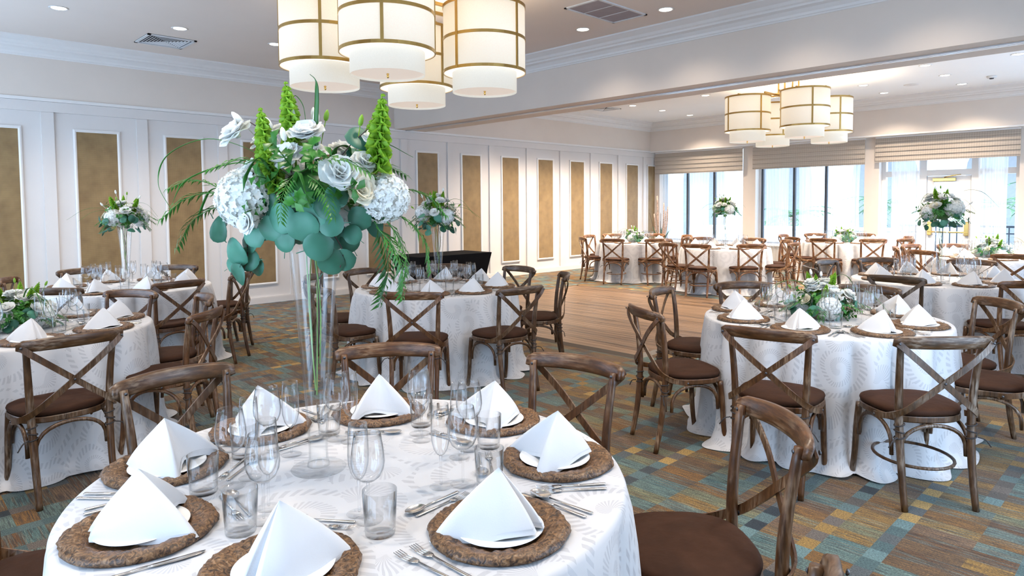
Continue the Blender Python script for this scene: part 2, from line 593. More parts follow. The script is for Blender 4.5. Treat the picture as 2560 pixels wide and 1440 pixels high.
M = {}
M['paint'] = plain('warm_white_paint', (0.66, 0.625, 0.60), 0.62, noise=0.015, scale=3)
M['paint_upper'] = plain('beige_wall_paint', (0.69, 0.61, 0.54), 0.7, noise=0.02, scale=2)
M['trim'] = plain('white_trim_paint', (0.74, 0.72, 0.70), 0.45, noise=0.01)
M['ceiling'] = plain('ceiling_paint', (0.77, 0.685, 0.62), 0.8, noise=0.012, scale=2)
M['ceiling_far'] = plain('ceiling_lit_tone', (0.90, 0.89, 0.88), 0.8, noise=0.01, scale=2)  # ceiling paint whitened so the far room looks more brightly lit
M['gold'] = gold_weave_mat()
M['carpet'] = carpet_mat()
M['oak'] = oak_mat()
M['oak_rail'] = oak_mat('weathered_oak_bent', (5, 30, 45))
M['leather'] = plain('brown_velvet_cushion', (0.040, 0.0165, 0.0085), 0.75, noise=0.22, scale=9, bump=0.3, bscale=22, spec=0.12)
M['tie'] = plain('dark_cord', (0.03, 0.025, 0.025), 0.8)
M['bolt'] = plain('dark_steel_bolt', (0.10, 0.10, 0.11), 0.35, metal=0.9)
M['cloth'] = cloth_mat()
M['napkin'] = plain('white_linen', (0.63, 0.635, 0.65), 0.8, noise=0.012, scale=20, bump=0.06, bscale=300, sheen=0.2)
M['porcelain'] = plain('white_porcelain', (0.86, 0.86, 0.85), 0.12, noise=0.01)
M['charger'] = charger_mat()
M['glass'] = glass_mat('clear_glass', tint=(0.997, 0.998, 0.999), edge=(0.50, 0.58, 0.64), refl=2.2)
M['glass_foot'] = glass_mat('clear_glass_foot', tint=(1, 1, 1), edge=(0.80, 0.84, 0.87), refl=0.8)
M['vase'] = glass_mat('vase_glass', tint=(0.99, 0.995, 0.997), edge=(0.84, 0.89, 0.92), refl=1.5)
M['pane'] = glass_mat('window_pane', tint=(0.98, 0.99, 0.99), edge=(0.9, 0.94, 0.95), refl=0.6)
M['steel'] = plain('polished_cutlery', (0.62, 0.60, 0.58), 0.16, metal=1.0, noise=0.03)
M['brass'] = plain('aged_brass', (0.50, 0.33, 0.11), 0.30, metal=1.0, noise=0.12, scale=6)
M['brass_bright'] = plain('polished_brass', (0.80, 0.55, 0.18), 0.22, metal=1.0)
M['shade'] = emit_mat('lit_linen_shade', (1.0, 0.83, 0.60), SHADE_EMIT, (0.62, 0.59, 0.53), 0.08)
M['diffuser'] = emit_mat('lit_diffuser', (1.0, 0.84, 0.70), SHADE_EMIT * 0.95, (0.55, 0.50, 0.47))
M['annulus'] = emit_mat('lit_annular_diffuser', (1.0, 0.92, 0.80), SHADE_EMIT * 1.7, (0.60, 0.58, 0.55))
M['inner_shade'] = emit_mat('lit_inner_linen', (1.0, 0.90, 0.74), SHADE_EMIT * 0.85, (0.52, 0.51, 0.46), 0.06)
M['lamp'] = emit_mat('downlight_lens', (1.0, 0.92, 0.78), 6.0)
M['sheer'] = sheer_mat()
M['roman'] = shade_fabric_mat()
M['dark_frame'] = plain('dark_bronze_frame', (0.055, 0.06, 0.07), 0.4)
M['plank'] = plank_mat()
M['edge_trim'] = plain('dark_floor_edging', (0.045, 0.032, 0.022), 0.45)
M['black_cloth'] = plain('black_spandex', (0.006, 0.006, 0.007), 0.9, noise=0.1, spec=0.1)
M['vent'] = plain('vent_white', (0.66, 0.68, 0.70), 0.5)
M['vent_dark'] = plain('vent_dark', (0.035, 0.035, 0.04), 0.8)
M['grille'] = plain('grille_grey', (0.30, 0.27, 0.30), 0.6)
M['aluminium'] = plain('brushed_aluminium', (0.70, 0.73, 0.76), 0.3, metal=1.0)
M['petal'] = leaf_mat('white_petal', (0.86, 0.88, 0.84), (0.92, 0.93, 0.91), 0.6, 0.35, 20)
M['cream'] = leaf_mat('cream_petal', (0.80, 0.74, 0.54), (0.86, 0.82, 0.68), 0.6, 0.3, 20)
M['euc'] = leaf_mat('eucalyptus_leaf_green', (0.008, 0.080, 0.040), (0.085, 0.29, 0.20), 0.45, 0.15)
M['green'] = leaf_mat('deep_green_leaf', (0.010, 0.095, 0.010), (0.05, 0.24, 0.025), 0.4, 0.2)
M['lime'] = leaf_mat('lime_green_bell', (0.20, 0.42, 0.025), (0.36, 0.60, 0.07), 0.5, 0.35)
M['stem'] = leaf_mat('stem_green', (0.10, 0.22, 0.05), (0.20, 0.36, 0.10), 0.5, 0.0)
M['twig'] = plain('dark_twig', (0.06, 0.035, 0.03), 0.7)
M['birch'] = plain('birch_bark', (0.40, 0.28, 0.22), 0.7, noise=0.5, scale=30)
M['planter'] = plain('sandstone_planter', (0.50, 0.44, 0.36), 0.8, noise=0.1, scale=20)
M['table_wood'] = plain('plywood_tabletop', (0.38, 0.26, 0.15), 0.5)
M['leg_metal'] = plain('grey_folding_leg', (0.18, 0.18, 0.19), 0.4, metal=0.7)
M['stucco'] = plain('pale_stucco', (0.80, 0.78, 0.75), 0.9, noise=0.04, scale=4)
M['stucco_shade_tone'] = plain('stucco_painted_shade', (0.50, 0.53, 0.56), 0.9)  # shade behind the arches put into a darker, bluer stucco colour
M['paving'] = plain('patio_paving', (0.75, 0.73, 0.70), 0.85, noise=0.08, scale=3)
M['iron'] = plain('black_iron', (0.03, 0.04, 0.05), 0.5)
M['palm'] = leaf_mat('palm_leaf', (0.05, 0.13, 0.05), (0.16, 0.28, 0.12), 0.5, 0.2)
M['rooftile'] = plain('terracotta_roof', (0.45, 0.22, 0.15), 0.8)

for _k in ('shade', 'diffuser', 'lamp', 'annulus', 'inner_shade'): M[_k].cycles.emission_sampling = 'NONE'

# ------------------------------------------------------------------ room shell
X0, X1, Y0, YW = -0.9, 16.1, -0.9, 10.5
ZC = 3.7
struct('floor', MB().box(X0, X1, Y0, YW + 0.2, -0.15, 0.0), M['carpet'])
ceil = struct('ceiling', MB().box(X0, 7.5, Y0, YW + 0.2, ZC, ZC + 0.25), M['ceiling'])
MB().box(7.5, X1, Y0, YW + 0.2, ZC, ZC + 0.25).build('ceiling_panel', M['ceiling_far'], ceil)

# left wall: field, stiles, rails, framed fabric panels
wl = MB()
wl.box(X0, X1, YW + 0.03, YW + 0.2, 0, 2.93)
wall_left = struct('wall_left', wl, M['paint'])
MB().box(X0, X1, YW, YW + 0.2, 2.972, ZC).build('frieze', M['paint_upper'], wall_left)
MB().box(X0, X1, YW, YW + 0.03, 2.80, 2.93).build('top_rail', M['paint'], wall_left)
MB().box(X0, X1, YW - 0.02, YW + 0.1, 2.932, 2.972).build('track_trim', M['trim'], wall_left)
bays = [1.825 - 1.115 * 2 + 1.1165 * k for k in range(15)]
st_me = MB().bbox(-0.07, 0.07, 0, 0.032, 0.10, 2.80, 0.006).mesh('stile', M['paint'])
gp_me = MB().box(-0.245, 0.245, 0.014, 0.032, 0.33, 2.565).mesh('fabric_panel', M['gold'])
fm = MB()
def frame_piece(mb, x0, x1, z0, z1, w, y0, y1):
    o = [(x0, z0), (x1, z0), (x1, z1), (x0, z1)]
    i = [(x0 + w, z0 + w), (x1 - w, z0 + w), (x1 - w, z1 - w), (x0 + w, z1 - w)]
    mid = [((a[0] + b[0]) / 2, (a[1] + b[1]) / 2) for a, b in zip(o, i)]
    rings = [[(p[0], y1, p[1]) for p in o], [(p[0], y0 + 0.006, p[1]) for p in o], [(p[0], y0, p[1]) for p in mid], [(p[0], y0 + 0.008, p[1]) for p in i], [(p[0], y1, p[1]) for p in i]]
    mb.loft([[r[k] for r in rings] for k in (0, 1, 2, 3, 0)], closed=False, smooth=False)
frame_piece(fm, -0.277, 0.277, 0.295, 2.60, 0.036, 0.0, 0.032)
pf_me = fm.mesh('panel_frame', M['trim'])
for k, bx in enumerate(bays):
    if bx > X0: link('stile', st_me, wall_left, (bx, YW, 0))
    cx = bx + 0.558
    if X0 + 0.3 < cx < 15.3:
        p = link('fabric_panel', gp_me, wall_left, (cx, YW, 0))
        link('panel_frame', pf_me, p)
# the half panel beyond the far column line
p = link('fabric_panel', gp_me, wall_left, (15.62, YW, 0))
link('panel_frame', pf_me, p)
bb = MB()
bb.box(X0, X1, YW - 0.012, YW + 0.05, 0, 0.092)
bb.box(X0, X1, YW - 0.006, YW + 0.05, 0.092, 0.104)
struct('baseboard_left', bb, M['paint'])

# beam between the two rooms, with the partition track under it
beam = struct('ceiling_beam', MB().box(7.2, 7.9, Y0, YW + 0.05, 2.96, ZC), M['paint_upper'])
tk = MB()
tk.box(7.44, 7.468, Y0, YW, 2.946, 2.962)
tk.box(7.492, 7.52, Y0, YW, 2.946, 2.962)
tk.build('partition_track', M['aluminium'], beam)
MB().box(7.468, 7.492, Y0, YW, 2.956, 2.9605).build('track_slot', M['vent_dark'], beam)

# crown mouldings
CP = [(0, 3.485), (0.012, 3.485), (0.018, 3.50), (0.030, 3.505), (0.036, 3.53), (0.075, 3.565), (0.12, 3.58), (0.128, 3.60), (0.15, 3.612), (0.17, 3.64), (0.235, 3.675), (0.248, 3.682), (0.25, 3.7), (0, 3.7)]
def crown(name, a, b, nrm):
    """profile along a->b on a wall whose inward normal is nrm"""
    a, b, nrm = Vector((*a, 0)), Vector((*b, 0)), Vector((*nrm, 0))
    mb = MB()
    mb.loft([[tuple(e + nrm * d + Vector((0, 0, z))) for (d, z) in CP] for e in (a, b)], closed=True, smooth=False, cap0=True, cap1=True)
    return struct(name, mb, M['trim'])
crown('trim_1', (X0, YW), (7.2, YW), (0, -1))
crown('trim_2', (7.2, Y0), (7.2, YW), (-1, 0))
crown('trim_3', (7.9, YW), (15.45, YW), (0, -1))
crown('trim_4', (15.45, Y0), (15.45, YW), (-1, 0))
crown('trim_5', (7.9, Y0), (7.9, YW), (1, 0))

# window wall: soffit, piers, sills
wf = MB()
wf.box(15.45, X1 + 0.1, Y0, YW + 0.05, 2.955, ZC)
wall_far = struct('wall_far', wf, M['paint_upper'])
MB().box(15.43, 15.60, Y0, YW, 2.925, 2.957).build('soffit_trim', M['trim'], wall_far)
for (a, b) in ((10.36, 10.52), (7.63, 7.95), (4.87, 5.16), (2.10, 2.44)):
    MB().bbox(15.70, X1, a, b, 0, 2.955, 0.006).build('pier', M['paint_upper'], wall_far)
for (a, b) in ((7.95, 10.36), (5.16, 7.63), (Y0, 2.10)):
    MB().box(15.86, X1, a, b, 0, 0.50).build('sill_wall', M['paint'], wall_far)
    MB().bbox(15.80, X1, a, b, 0.50, 0.53, 0.004).build('sill', M['trim'], wall_far)
MB().box(15.86, X1, 2.44, 4.87, 2.86, 2.955).build('head', M['paint'], wall_far)

# walls behind and beside the camera; unseen windows inferred from bluish light, sized and placed as fill
wb = MB()
WB = [(0.2, 2.5), (5.6, 7.9), (8.1, 10.3)]       # along Y on the back wall
WR = [(2.0, 4.9), (8.6, 10.8), (11.2, 13.8)]      # along X on the right wall
ZS, ZH = 0.15, 3.0
wb.box(X0 - 0.2, X0, Y0 - 0.2, YW + 0.2, ZH, ZC); wb.box(X0 - 0.2, X0, Y0 - 0.2, YW + 0.2, 0, ZS)
e = Y0 - 0.2
for (a, b) in WB:
    wb.box(X0 - 0.2, X0, e, a, ZS, ZH); e = b
wb.box(X0 - 0.2, X0, e, YW + 0.2, ZS, ZH)
struct('wall_back', wb, M['paint_upper'])
wr = MB()
wr.box(X0, X1, Y0 - 0.2, Y0, ZH, ZC); wr.box(X0, X1, Y0 - 0.2, Y0, 0, ZS)
e = X0
for (a, b) in WR:
    wr.box(e, a, Y0 - 0.2, Y0, ZS, ZH); e = b
wr.box(e, X1, Y0 - 0.2, Y0, ZS, ZH)
struct('wall_right', wr, M['paint_upper'])
def simple_window(n, a, b, axis):
    """framed window in the back wall (axis Y) or the right wall (axis X)"""
    fr = MB()
    w = 0.06
    def bx(u0, u1, z0, z1):
        if axis == 'Y': fr.box(X0 - 0.14, X0 - 0.06, u0, u1, z0, z1)
        else: fr.box(u0, u1, Y0 - 0.14, Y0 - 0.06, z0, z1)
    bx(a, a + w, ZS, ZH); bx(b - w, b, ZS, ZH); bx(a, b, ZS, ZS + w); bx(a, b, ZH - w, ZH); bx((a + b) / 2 - w / 2, (a + b) / 2 + w / 2, ZS, ZH)
    o = struct('window_%d' % n, fr, M['trim'])
    for (u0, u1) in ((a + w, (a + b) / 2 - w / 2), ((a + b) / 2 + w / 2, b - w)):
        pm = MB()
        if axis == 'Y': pm.box(X0 - 0.103, X0 - 0.097, u0, u1, ZS + w, ZH - w)
        else: pm.box(u0, u1, Y0 - 0.103, Y0 - 0.097, ZS + w, ZH - w)
        pm.build('pane', M['pane'], o)
n_win = 3
for (a, b) in WB:
    n_win += 1; simple_window(n_win, a, b, 'Y')
for (a, b) in WR:
    n_win += 1; simple_window(n_win, a, b, 'X')

# glazed windows of the far wall
WXF = 15.95
def glazing(n, a, b, bars, dark_edge=None):
    fr = MB()
    fr.box(WXF - 0.05, WXF + 0.05, a, a + 0.05, 0.53, 2.955)
    fr.box(WXF - 0.05, WXF + 0.05, b - 0.05, b, 0.53, 2.955)
    fr.box(WXF - 0.05, WXF + 0.05, a, b, 0.53, 0.57)
    fr.box(WXF - 0.05, WXF + 0.05, a, b, 2.90, 2.955)
    o = struct('window_%d' % n, fr, M['trim'])
    for y in bars:
        MB().bbox(WXF - 0.035, WXF + 0.035, y - 0.027, y + 0.027, 0.57, 2.9, 0.004).build('mullion', M['dark_frame'], o)
    MB().box(WXF - 0.03, WXF + 0.03, a + 0.05, b - 0.05, 0.57, 0.605).build('bottom_rail', M['dark_frame'], o)
    ys = sorted([a + 0.05] + list(bars) + [b - 0.05])
    for y0, y1 in zip(ys[:-1], ys[1:]):
        if y1 - y0 > 0.1: MB().box(WXF - 0.003, WXF + 0.003, y0 + 0.02, y1 - 0.02, 0.6, 2.9).build('pane', M['pane'], o)
    return o
glazing(1, 7.95, 10.36, (10.29, 9.63, 8.85))
glazing(2, 5.16, 7.63, (7.56, 6.78, 6.05))
glazing(3, Y0, 2.10, (1.3, 0.5))

# glazed door with side lights and transoms
dr = MB()
DF = (2.44, 2.54, 3.12, 3.26, 4.02, 4.16, 4.76, 4.87)
for (a, b) in ((2.44, 2.52), (3.10, 3.24), (4.02, 4.16), (4.79, 4.87)):
    dr.bbox(WXF - 0.06, WXF + 0.06, a, b, 0, 2.86, 0.006)
dr.bbox(WXF - 0.054, WXF + 0.054, 2.50, 4.81, 2.08, 2.20, 0.006)
dr.bbox(WXF - 0.054, WXF + 0.054, 2.50, 4.81, 2.78, 2.85, 0.006)
dr.box(WXF - 0.05, WXF + 0.05, 2.50, 3.12, 0.001, 0.55)
dr.box(WXF - 0.05, WXF + 0.05, 4.14, 4.81, 0.001, 0.55)
door = struct('door_1', dr, M['trim'])
for (a, b, z0, z1) in ((2.52, 3.10, 0.55, 2.08), (4.16, 4.79, 0.55, 2.08), (2.52, 3.10, 2.2, 2.78), (3.24, 4.02, 2.2, 2.78), (4.16, 4.79, 2.2, 2.78)):
    MB().box(WXF - 0.004, WXF + 0.004, a, b, z0, z1).build('pane', M['pane'], door)
lf = MB()
for (a, b, z0, z1) in ((3.25, 3.37, 0.02, 2.07), (3.89, 4.01, 0.02, 2.07), (3.37, 3.89, 0.02, 0.30), (3.37, 3.89, 1.95, 2.07)):
    lf.box(WXF - 0.035, WXF + 0.015, a, b, z0, z1)
leaf = lf.build('door_leaf', M['trim'], door)
MB().box(WXF - 0.014, WXF - 0.006, 3.37, 3.89, 0.30, 1.95).build('pane', M['pane'], leaf)
pb = MB()
pb.sweep([(WXF - 0.09, 3.27, 0.93), (WXF - 0.09, 3.98, 0.93)], 0.014)
pb.build('push_bar', M['brass_bright'], leaf)
for y in (3.30, 3.95):
    MB().bbox(WXF - 0.10, WXF - 0.03, y - 0.035, y + 0.035, 0.86, 1.14, 0.01).build('latch_case', M['brass_bright'], leaf)
cl = MB()
cl.bbox(WXF - 0.11, WXF - 0.035, 3.50, 3.90, 1.96, 2.03, 0.008)
cl.sweep([(WXF - 0.08, 3.7, 2.04), (WXF - 0.14, 3.55, 2.07), (WXF - 0.06, 3.42, 2.09)], 0.010)
cl.build('door_closer', M['brass_bright'], leaf)

# roman shades
def roman(a, b, label, zb=2.36):
    o = empty('roman_shade', (15.62, (a + b) / 2, zb))
    tag(o, label, 'window shade', 'roman shades above the windows')
    w = (b - a) / 2
    H = 2.925 - zb
    MB().box(-0.015, 0.05, -w, w, H - 0.03, H).build('headrail', M['trim'], o)
    n = 5
    for k in range(n):
        z0 = 0.03 + (H - 0.05) * k / n
        z1 = 0.03 + (H - 0.05) * (k + 1) / n
        mb = MB()
        rings = []
        for (d, z) in ((-0.004, z1 - 0.002), (-0.012, (z0 + z1) / 2), (-0.024, z0 + 0.012), (-0.026, z0 - 0.004), (-0.016, z0 - 0.008), (0.0, z0 + 0.01), (0.004, z1 - 0.002)):
            rings.append([(d, -w, z), (d, w, z)])
        mb.loft(rings, closed=False, smooth=True)
        for s in (0, 1):
            mb.add([r[s] for r in rings], [tuple(range(len(rings)))])
        mb.build('fold', M['roman'], o)
    MB().box(-0.020, 0.004, -w, w, 0.0, 0.035).build('bottom_hem', M['roman'], o)
    return o
roman(7.92, 10.44, 'oatmeal woven roman shade over the window beside the panelled wall', 2.34)
roman(5.13, 7.66, 'oatmeal woven roman shade over the middle sliding window', 2.36)
roman(2.42, 4.92, 'oatmeal woven roman shade over the white glazed door', 2.39)

# sheer curtains
def sheer(a, b, label, seed, pin=0.0):
    rnd = random.Random(seed)
    n = max(14, int((b - a) / 0.022))
    ph = rnd.uniform(0, 6)
    rings = []
    for zi in range(9):
        t = zi / 8
        z = 2.86 * (1 - t) + 0.04 * t
        row = []
        for k in range(n + 1):
            s = k / n
            pinch = 1 - pin * math.sin(PI * min(1, t * 1.1)) 
            y = (a + b) / 2 + (s - 0.5) * (b - a) * pinch
            amp = 0.022 + 0.012 * math.sin(5 * s + ph)
            x = amp * math.sin(s * (b - a) / 0.095 * 2 * PI + ph + 0.5 * t * math.sin(s * 9)) + 0.008 * math.sin(3 * t + s * 12)
            row.append((15.80 + x, y, z))
        rings.append(row)
    mb = MB()
    mb.loft(rings, closed=False)
    o = mb.build('sheer_curtain', M['sheer'])
    tag(o, label, 'curtain', 'white sheer curtains at the windows')
for i, (a, b, l, pn) in enumerate((
        (9.69, 10.35, 'white sheer curtain panel in the corner beside the panelled wall', .05),
        (8.93, 9.52, 'white sheer curtain panel in the middle of the corner window', .08),
        (8.06, 8.72, 'white sheer curtain panel behind the distant tall flower vase', .03),
        (6.82, 7.44, 'white sheer curtain panel just beyond the first column', .12),
        (6.09, 6.64, 'white sheer curtain panel in the centre of the middle window', .1),
        (5.26, 5.94, 'white sheer curtain panel beside the column left of the door', .14),
        (4.12, 4.67, 'white sheer curtain over the side light left of the glazed door', .04),
        (2.62, 3.12, 'white sheer curtain over the side light right of the glazed door', .08))):
    sheer(a, b, l, i + 3, pn)

# ------------------------------------------------------------------ outside: terrace, planter wall, railing, arcade, palms
struct('ground_outside', MB().box(16.15, 60, -25, 40, -0.25, -0.12), M['paving'])
AX = 30.0
aw, pw, sp = 2.6, 1.5, 2.7
y = -10.0
fac = MB()
while y < 34:
    fac.box(AX, AX + 0.5, y, y + pw, -0.2, 4.4)
    n = 12
    c = y + pw + aw / 2
    pts = [(c + aw / 2 * math.cos(PI * k / n), sp + aw / 2 * math.sin(PI * k / n)) for k in range(n + 1)]
    for k in range(n):
        (y1, z1), (y2, z2) = pts[k], pts[k + 1]
        v = [(AX, y1, z1), (AX, y2, z2), (AX, y2, 4.4), (AX, y1, 4.4), (AX + .5, y1, z1), (AX + .5, y2, z2), (AX + .5, y2, 4.4), (AX + .5, y1, 4.4)]
        fac.add(v, [(0, 1, 2, 3), (7, 6, 5, 4), (0, 4, 5, 1)])
    y += pw + aw
fac.box(AX, AX + 0.5, -10, 36, 4.4, 6.5)
arcade = empty('arcade_building', (0, 0, 0))
tag(arcade, 'pale stucco building with a row of arches across the courtyard', 'building')
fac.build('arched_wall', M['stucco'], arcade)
MB().box(AX + 3.5, AX + 3.8, -10, 36, -0.2, 6.5).build('inner_wall', M['stucco_shade_tone'], arcade)
rf = MB()
rf.add([(AX - 0.6, -10.5, 6.4), (AX - 0.6, 36.5, 6.4), (AX + 4, 36.5, 8.4), (AX + 4, -10.5, 8.4), (AX - 0.6, -10.5, 6.55), (AX - 0.6, 36.5, 6.55), (AX + 4, 36.5, 8.55), (AX + 4, -10.5, 8.55)],
       [(0, 3, 2, 1), (4, 5, 6, 7), (0, 1, 5, 4), (1, 2, 6, 5), (2, 3, 7, 6), (3, 0, 4, 7)])
rf.build('roof', M['rooftile'], arcade)
pwm = MB()
pwm.bbox(20.0, 20.5, 5.6, 11.5, -0.12, 0.75, 0.02)
pwm.bbox(19.95, 20.55, 5.55, 11.55, 0.75, 0.83, 0.01)
tag(pwm.build('planter_wall', M['stucco']), 'low pale planter wall on the terrace beyond the windows', 'wall')
rail = empty('terrace_railing', (19.0, 3.4, -0.12))
tag(rail, 'black iron railing along the terrace outside the glazed door', 'railing')
bal = MB().box(-0.012, 0.012, -0.012, 0.012, 0.08, 1.05).mesh('baluster', M['iron'])
MB().box(-0.03, 0.03, -4.6, 2.0, 1.05, 1.10).build('handrail', M['iron'], rail)
MB().box(-0.02, 0.02, -4.6, 2.0, 0.90, 0.93).build('rail_bar', M['iron'], rail)
MB().box(-0.02, 0.02, -4.6, 2.0, 0.08, 0.11).build('rail_bar', M['iron'], rail)
for k in range(45): link('baluster', bal, rail, (0, -4.55 + k * 0.147, 0))
for k in range(5): MB().box(-0.035, 0.035, -0.035, 0.035, 0, 1.15).build('post', M['iron'], rail, (0, -4.5 + k * 1.6, 0))
def palm(loc, h, label, seed, n=16):
    rnd = random.Random(seed)
    o = empty('palm_tree', loc)
    tag(o, label, 'palm tree', 'palms on the terrace')
    mb = MB()
    mb.sweep([(0, 0, 0), (0.03, 0.02, h * 0.5), (0, 0, h)], [0.16, 0.12, 0.10], n=8)
    mb.build('trunk', M['birch'], o)
    for k in range(n):
        a = 2 * PI * k / n + rnd.uniform(-.2, .2)
        el = rnd.uniform(-0.1, 0.9)
        ln = rnd.uniform(0.9, 1.3)
        P = [Vector((math.cos(a) * ln * t * math.cos(el * (1 - t * .7)), math.sin(a) * ln * t * math.cos(el * (1 - t * .7)), h + ln * (math.sin(el) * t - 0.55 * t * t))) for t in (0, .2, .4, .6, .8, 1)]
        fr = MB()
        fr.sweep(P, 0.012, n=4)
        side = Vector((-math.sin(a), math.cos(a), 0))
        for i in range(1, 6):
            for s in (-1, 1):
                q = P[i]
                d = (side * s + (P[i] - P[i - 1]).normalized() * 0.8 + Vector((0, 0, -0.35))).normalized() * 0.36 * (1.1 - 0.12 * i)
                wv = (P[i] - P[i - 1]).normalized() * 0.035
                fr.add([q - wv, q + wv, q + d + wv * .2, q + d - wv * .2], [(0, 1, 2, 3)])
        fr.build('frond', M['palm'], o)
palm((22.5, 9.6, -0.12), 1.2, 'low leafy palm behind the planter wall outside the corner window', 2)
palm((23.0, 7.0, -0.12), 1.6, 'low leafy palm seen through the middle sliding window', 4)
palm((22.0, 2.6, -0.12), 1.9, 'leafy palm outside, right of the glazed door', 5)
palm((24.5, 4.4, -0.12), 1.5, 'leafy palm outside, left of the glazed door', 6)

# ------------------------------------------------------------------ dance floor
DX0, DX1, DY0, DY1 = 5.60, 9.78, 3.97, 8.22
df = empty('dance_floor', ((DX0 + DX1) / 2, (DY0 + DY1) / 2, 0))
tag(df, 'portable brown wood-look dance floor laid over the carpet', 'dance floor')
ROWS = 44
pwid = (DX1 - DX0) / ROWS
rnd = random.Random(5)
pl_mes = {}
for r in range(ROWS):
    cuts = [DY0, DY0 + (1.4, 2.8, 2.1)[r % 3], DY1]
    for a, b in zip(cuts[:-1], cuts[1:]):
        ln = round(b - a, 3)
        if ln not in pl_mes:
            pl_mes[ln] = MB().bbox(-pwid / 2 + 0.001, pwid / 2 - 0.001, -ln / 2 + 0.001, ln / 2 - 0.001, 0, 0.020, 0.0022).mesh('plank', M['plank'])
        link('plank', pl_mes[ln], df, (DX0 + (r + 0.5) * pwid - (DX0 + DX1) / 2, (a + b) / 2 - (DY0 + DY1) / 2, 0.001))
hx, hy = (DX1 - DX0) / 2, (DY1 - DY0) / 2
for (a, b, c, d) in ((-hx - .07, -hx, -hy - .07, hy + .07), (hx, hx + .07, -hy - .07, hy + .07)):
    mb = MB()
    lo = a if a < 0 else b
    hi = b if a < 0 else a
    mb.add([(lo, c, 0), (lo, d, 0), (hi, d, .022), (hi, c, .022), (hi, c, 0), (hi, d, 0)], [(0, 1, 2, 3), (3, 2, 5, 4), (0, 3, 4), (1, 5, 2), (0, 4, 5, 1)])
    mb.build('edge_trim', M['edge_trim'], df)
for (lo, hi) in ((-hy - .07, -hy), (hy + .07, hy)):
    mb = MB()
    mb.add([(-hx, lo, 0), (hx, lo, 0), (hx, hi, .022), (-hx, hi, .022), (-hx, hi, 0), (hx, hi, 0)], [(0, 1, 2, 3), (3, 2, 5, 4), (0, 3, 4), (1, 5, 2), (0, 4, 5, 1)])
    mb.build('edge_trim', M['edge_trim'], df)

# ------------------------------------------------------------------ ceiling fittings
dl_ring = MB().lathe([(0.068, 3.698), (0.085, 3.692), (0.095, 3.6985), (0.068, 3.702)], 24, close=True).mesh('trim_ring', M['trim'])
dl_lens = MB().lathe([(0.0, 3.6945), (0.07, 3.6955), (0.07, 3.699)], 24).mesh('lens', M['lamp'])
DL = [((1.65, 8.65), 'recessed downlight in the top left corner of the ceiling'),
      ((2.88, 8.66), 'recessed downlight beside the square ceiling diffuser'),
      ((4.07, 8.65), 'recessed downlight just left of the big pendant drums'),
      ((5.28, 8.65), 'recessed downlight over the panelled wall, hidden behind the pendant drums'),
      ((6.50, 5.40), 'recessed downlight just beyond the grey return grille near the beam'),
      ((6.52, 4.23), 'recessed downlight between the return grille and the beam moulding'),
      ((12.28, 8.80), 'far room downlight nearest the small white diffuser'),
      ((13.44, 8.80), 'far room downlight second in the row toward the corner'),
      ((14.64, 8.80), 'far room downlight closest to the far corner'),
      ((12.22, 7.00), 'far room downlight alone, left of the smaller chandelier'),
      ((13.39, 4.45), 'far room downlight just above the rightmost drum of the smaller chandelier'),
      ((14.62, 4.47), 'far room downlight by the moulding right of the smaller chandelier'),
      ((12.19, 3.14), 'far room downlight close under the beam edge, right of the chandelier'),
      ((13.39, 3.15), 'far room downlight beside the round ceiling speaker'),
      ((14.63, 3.17), 'far room downlight by the moulding near the smoke detector'),
      ((12.29, 1.97), 'far room downlight at the right edge of the picture'),
      ((6.50, 2.95), 'recessed downlight above the table beside the dance floor, by the beam'),
      ((6.50, 1.75), 'recessed downlight over the right end of the near beam'),
      ((1.65, 1.30), 'recessed downlight above the foreground table, outside the picture'),
      ((2.88, 1.30), 'recessed downlight above the near aisle, outside the picture'),
      ((4.07, 1.30), 'recessed downlight above the low-flower table, outside the picture'),
      ((5.28, 1.30), 'recessed downlight above the near right chairs, outside the picture'),
      ((0.45, 2.60), 'recessed downlight left of the foreground table, outside the picture'),
      ((0.45, 4.30), 'recessed downlight above the left edge table, outside the picture'),
      ((0.45, 6.60), 'recessed downlight near the left wall panels, outside the picture'),
      ((9.80, 8.80), 'far room downlight hidden above the beam, over the panelled wall'),
      ((11.05, 8.80), 'far room downlight hidden behind the beam, third before the corner'),
      ((9.00, 5.40), 'far room downlight hidden behind the beam, over the dance floor'),
      ((9.00, 3.10), 'far room downlight hidden behind the beam, near the right edge table'),
      ((11.05, 1.30), 'far room downlight over the table before the glazed door')]
for (x, y), lab in DL:
    o = empty('downlight', (x, y, 0))
    tag(o, lab, 'downlight', 'recessed ceiling downlights')
    link('trim_ring', dl_ring, o)
    link('lens', dl_lens, o)
    l = bpy.data.lights.new('downlight_lamp', 'SPOT')
    l.energy = DOWNLIGHT_W * (1.4 if x > 14 else (4.2 if x > 8 else (0.28 if x > 6 else 1.0)))
    l.spot_size = R_(125)
    l.spot_blend = 0.7
    l.shadow_soft_size = 0.07
    l.color = (1.0, 0.84, 0.68) if x > 8 else (1.0, 0.85, 0.70)
    lo = bpy.data.objects.new('downlight_lamp', l)
    COL.objects.link(lo)
    lo.parent = o
    lo.location = (0, 0, 3.67)

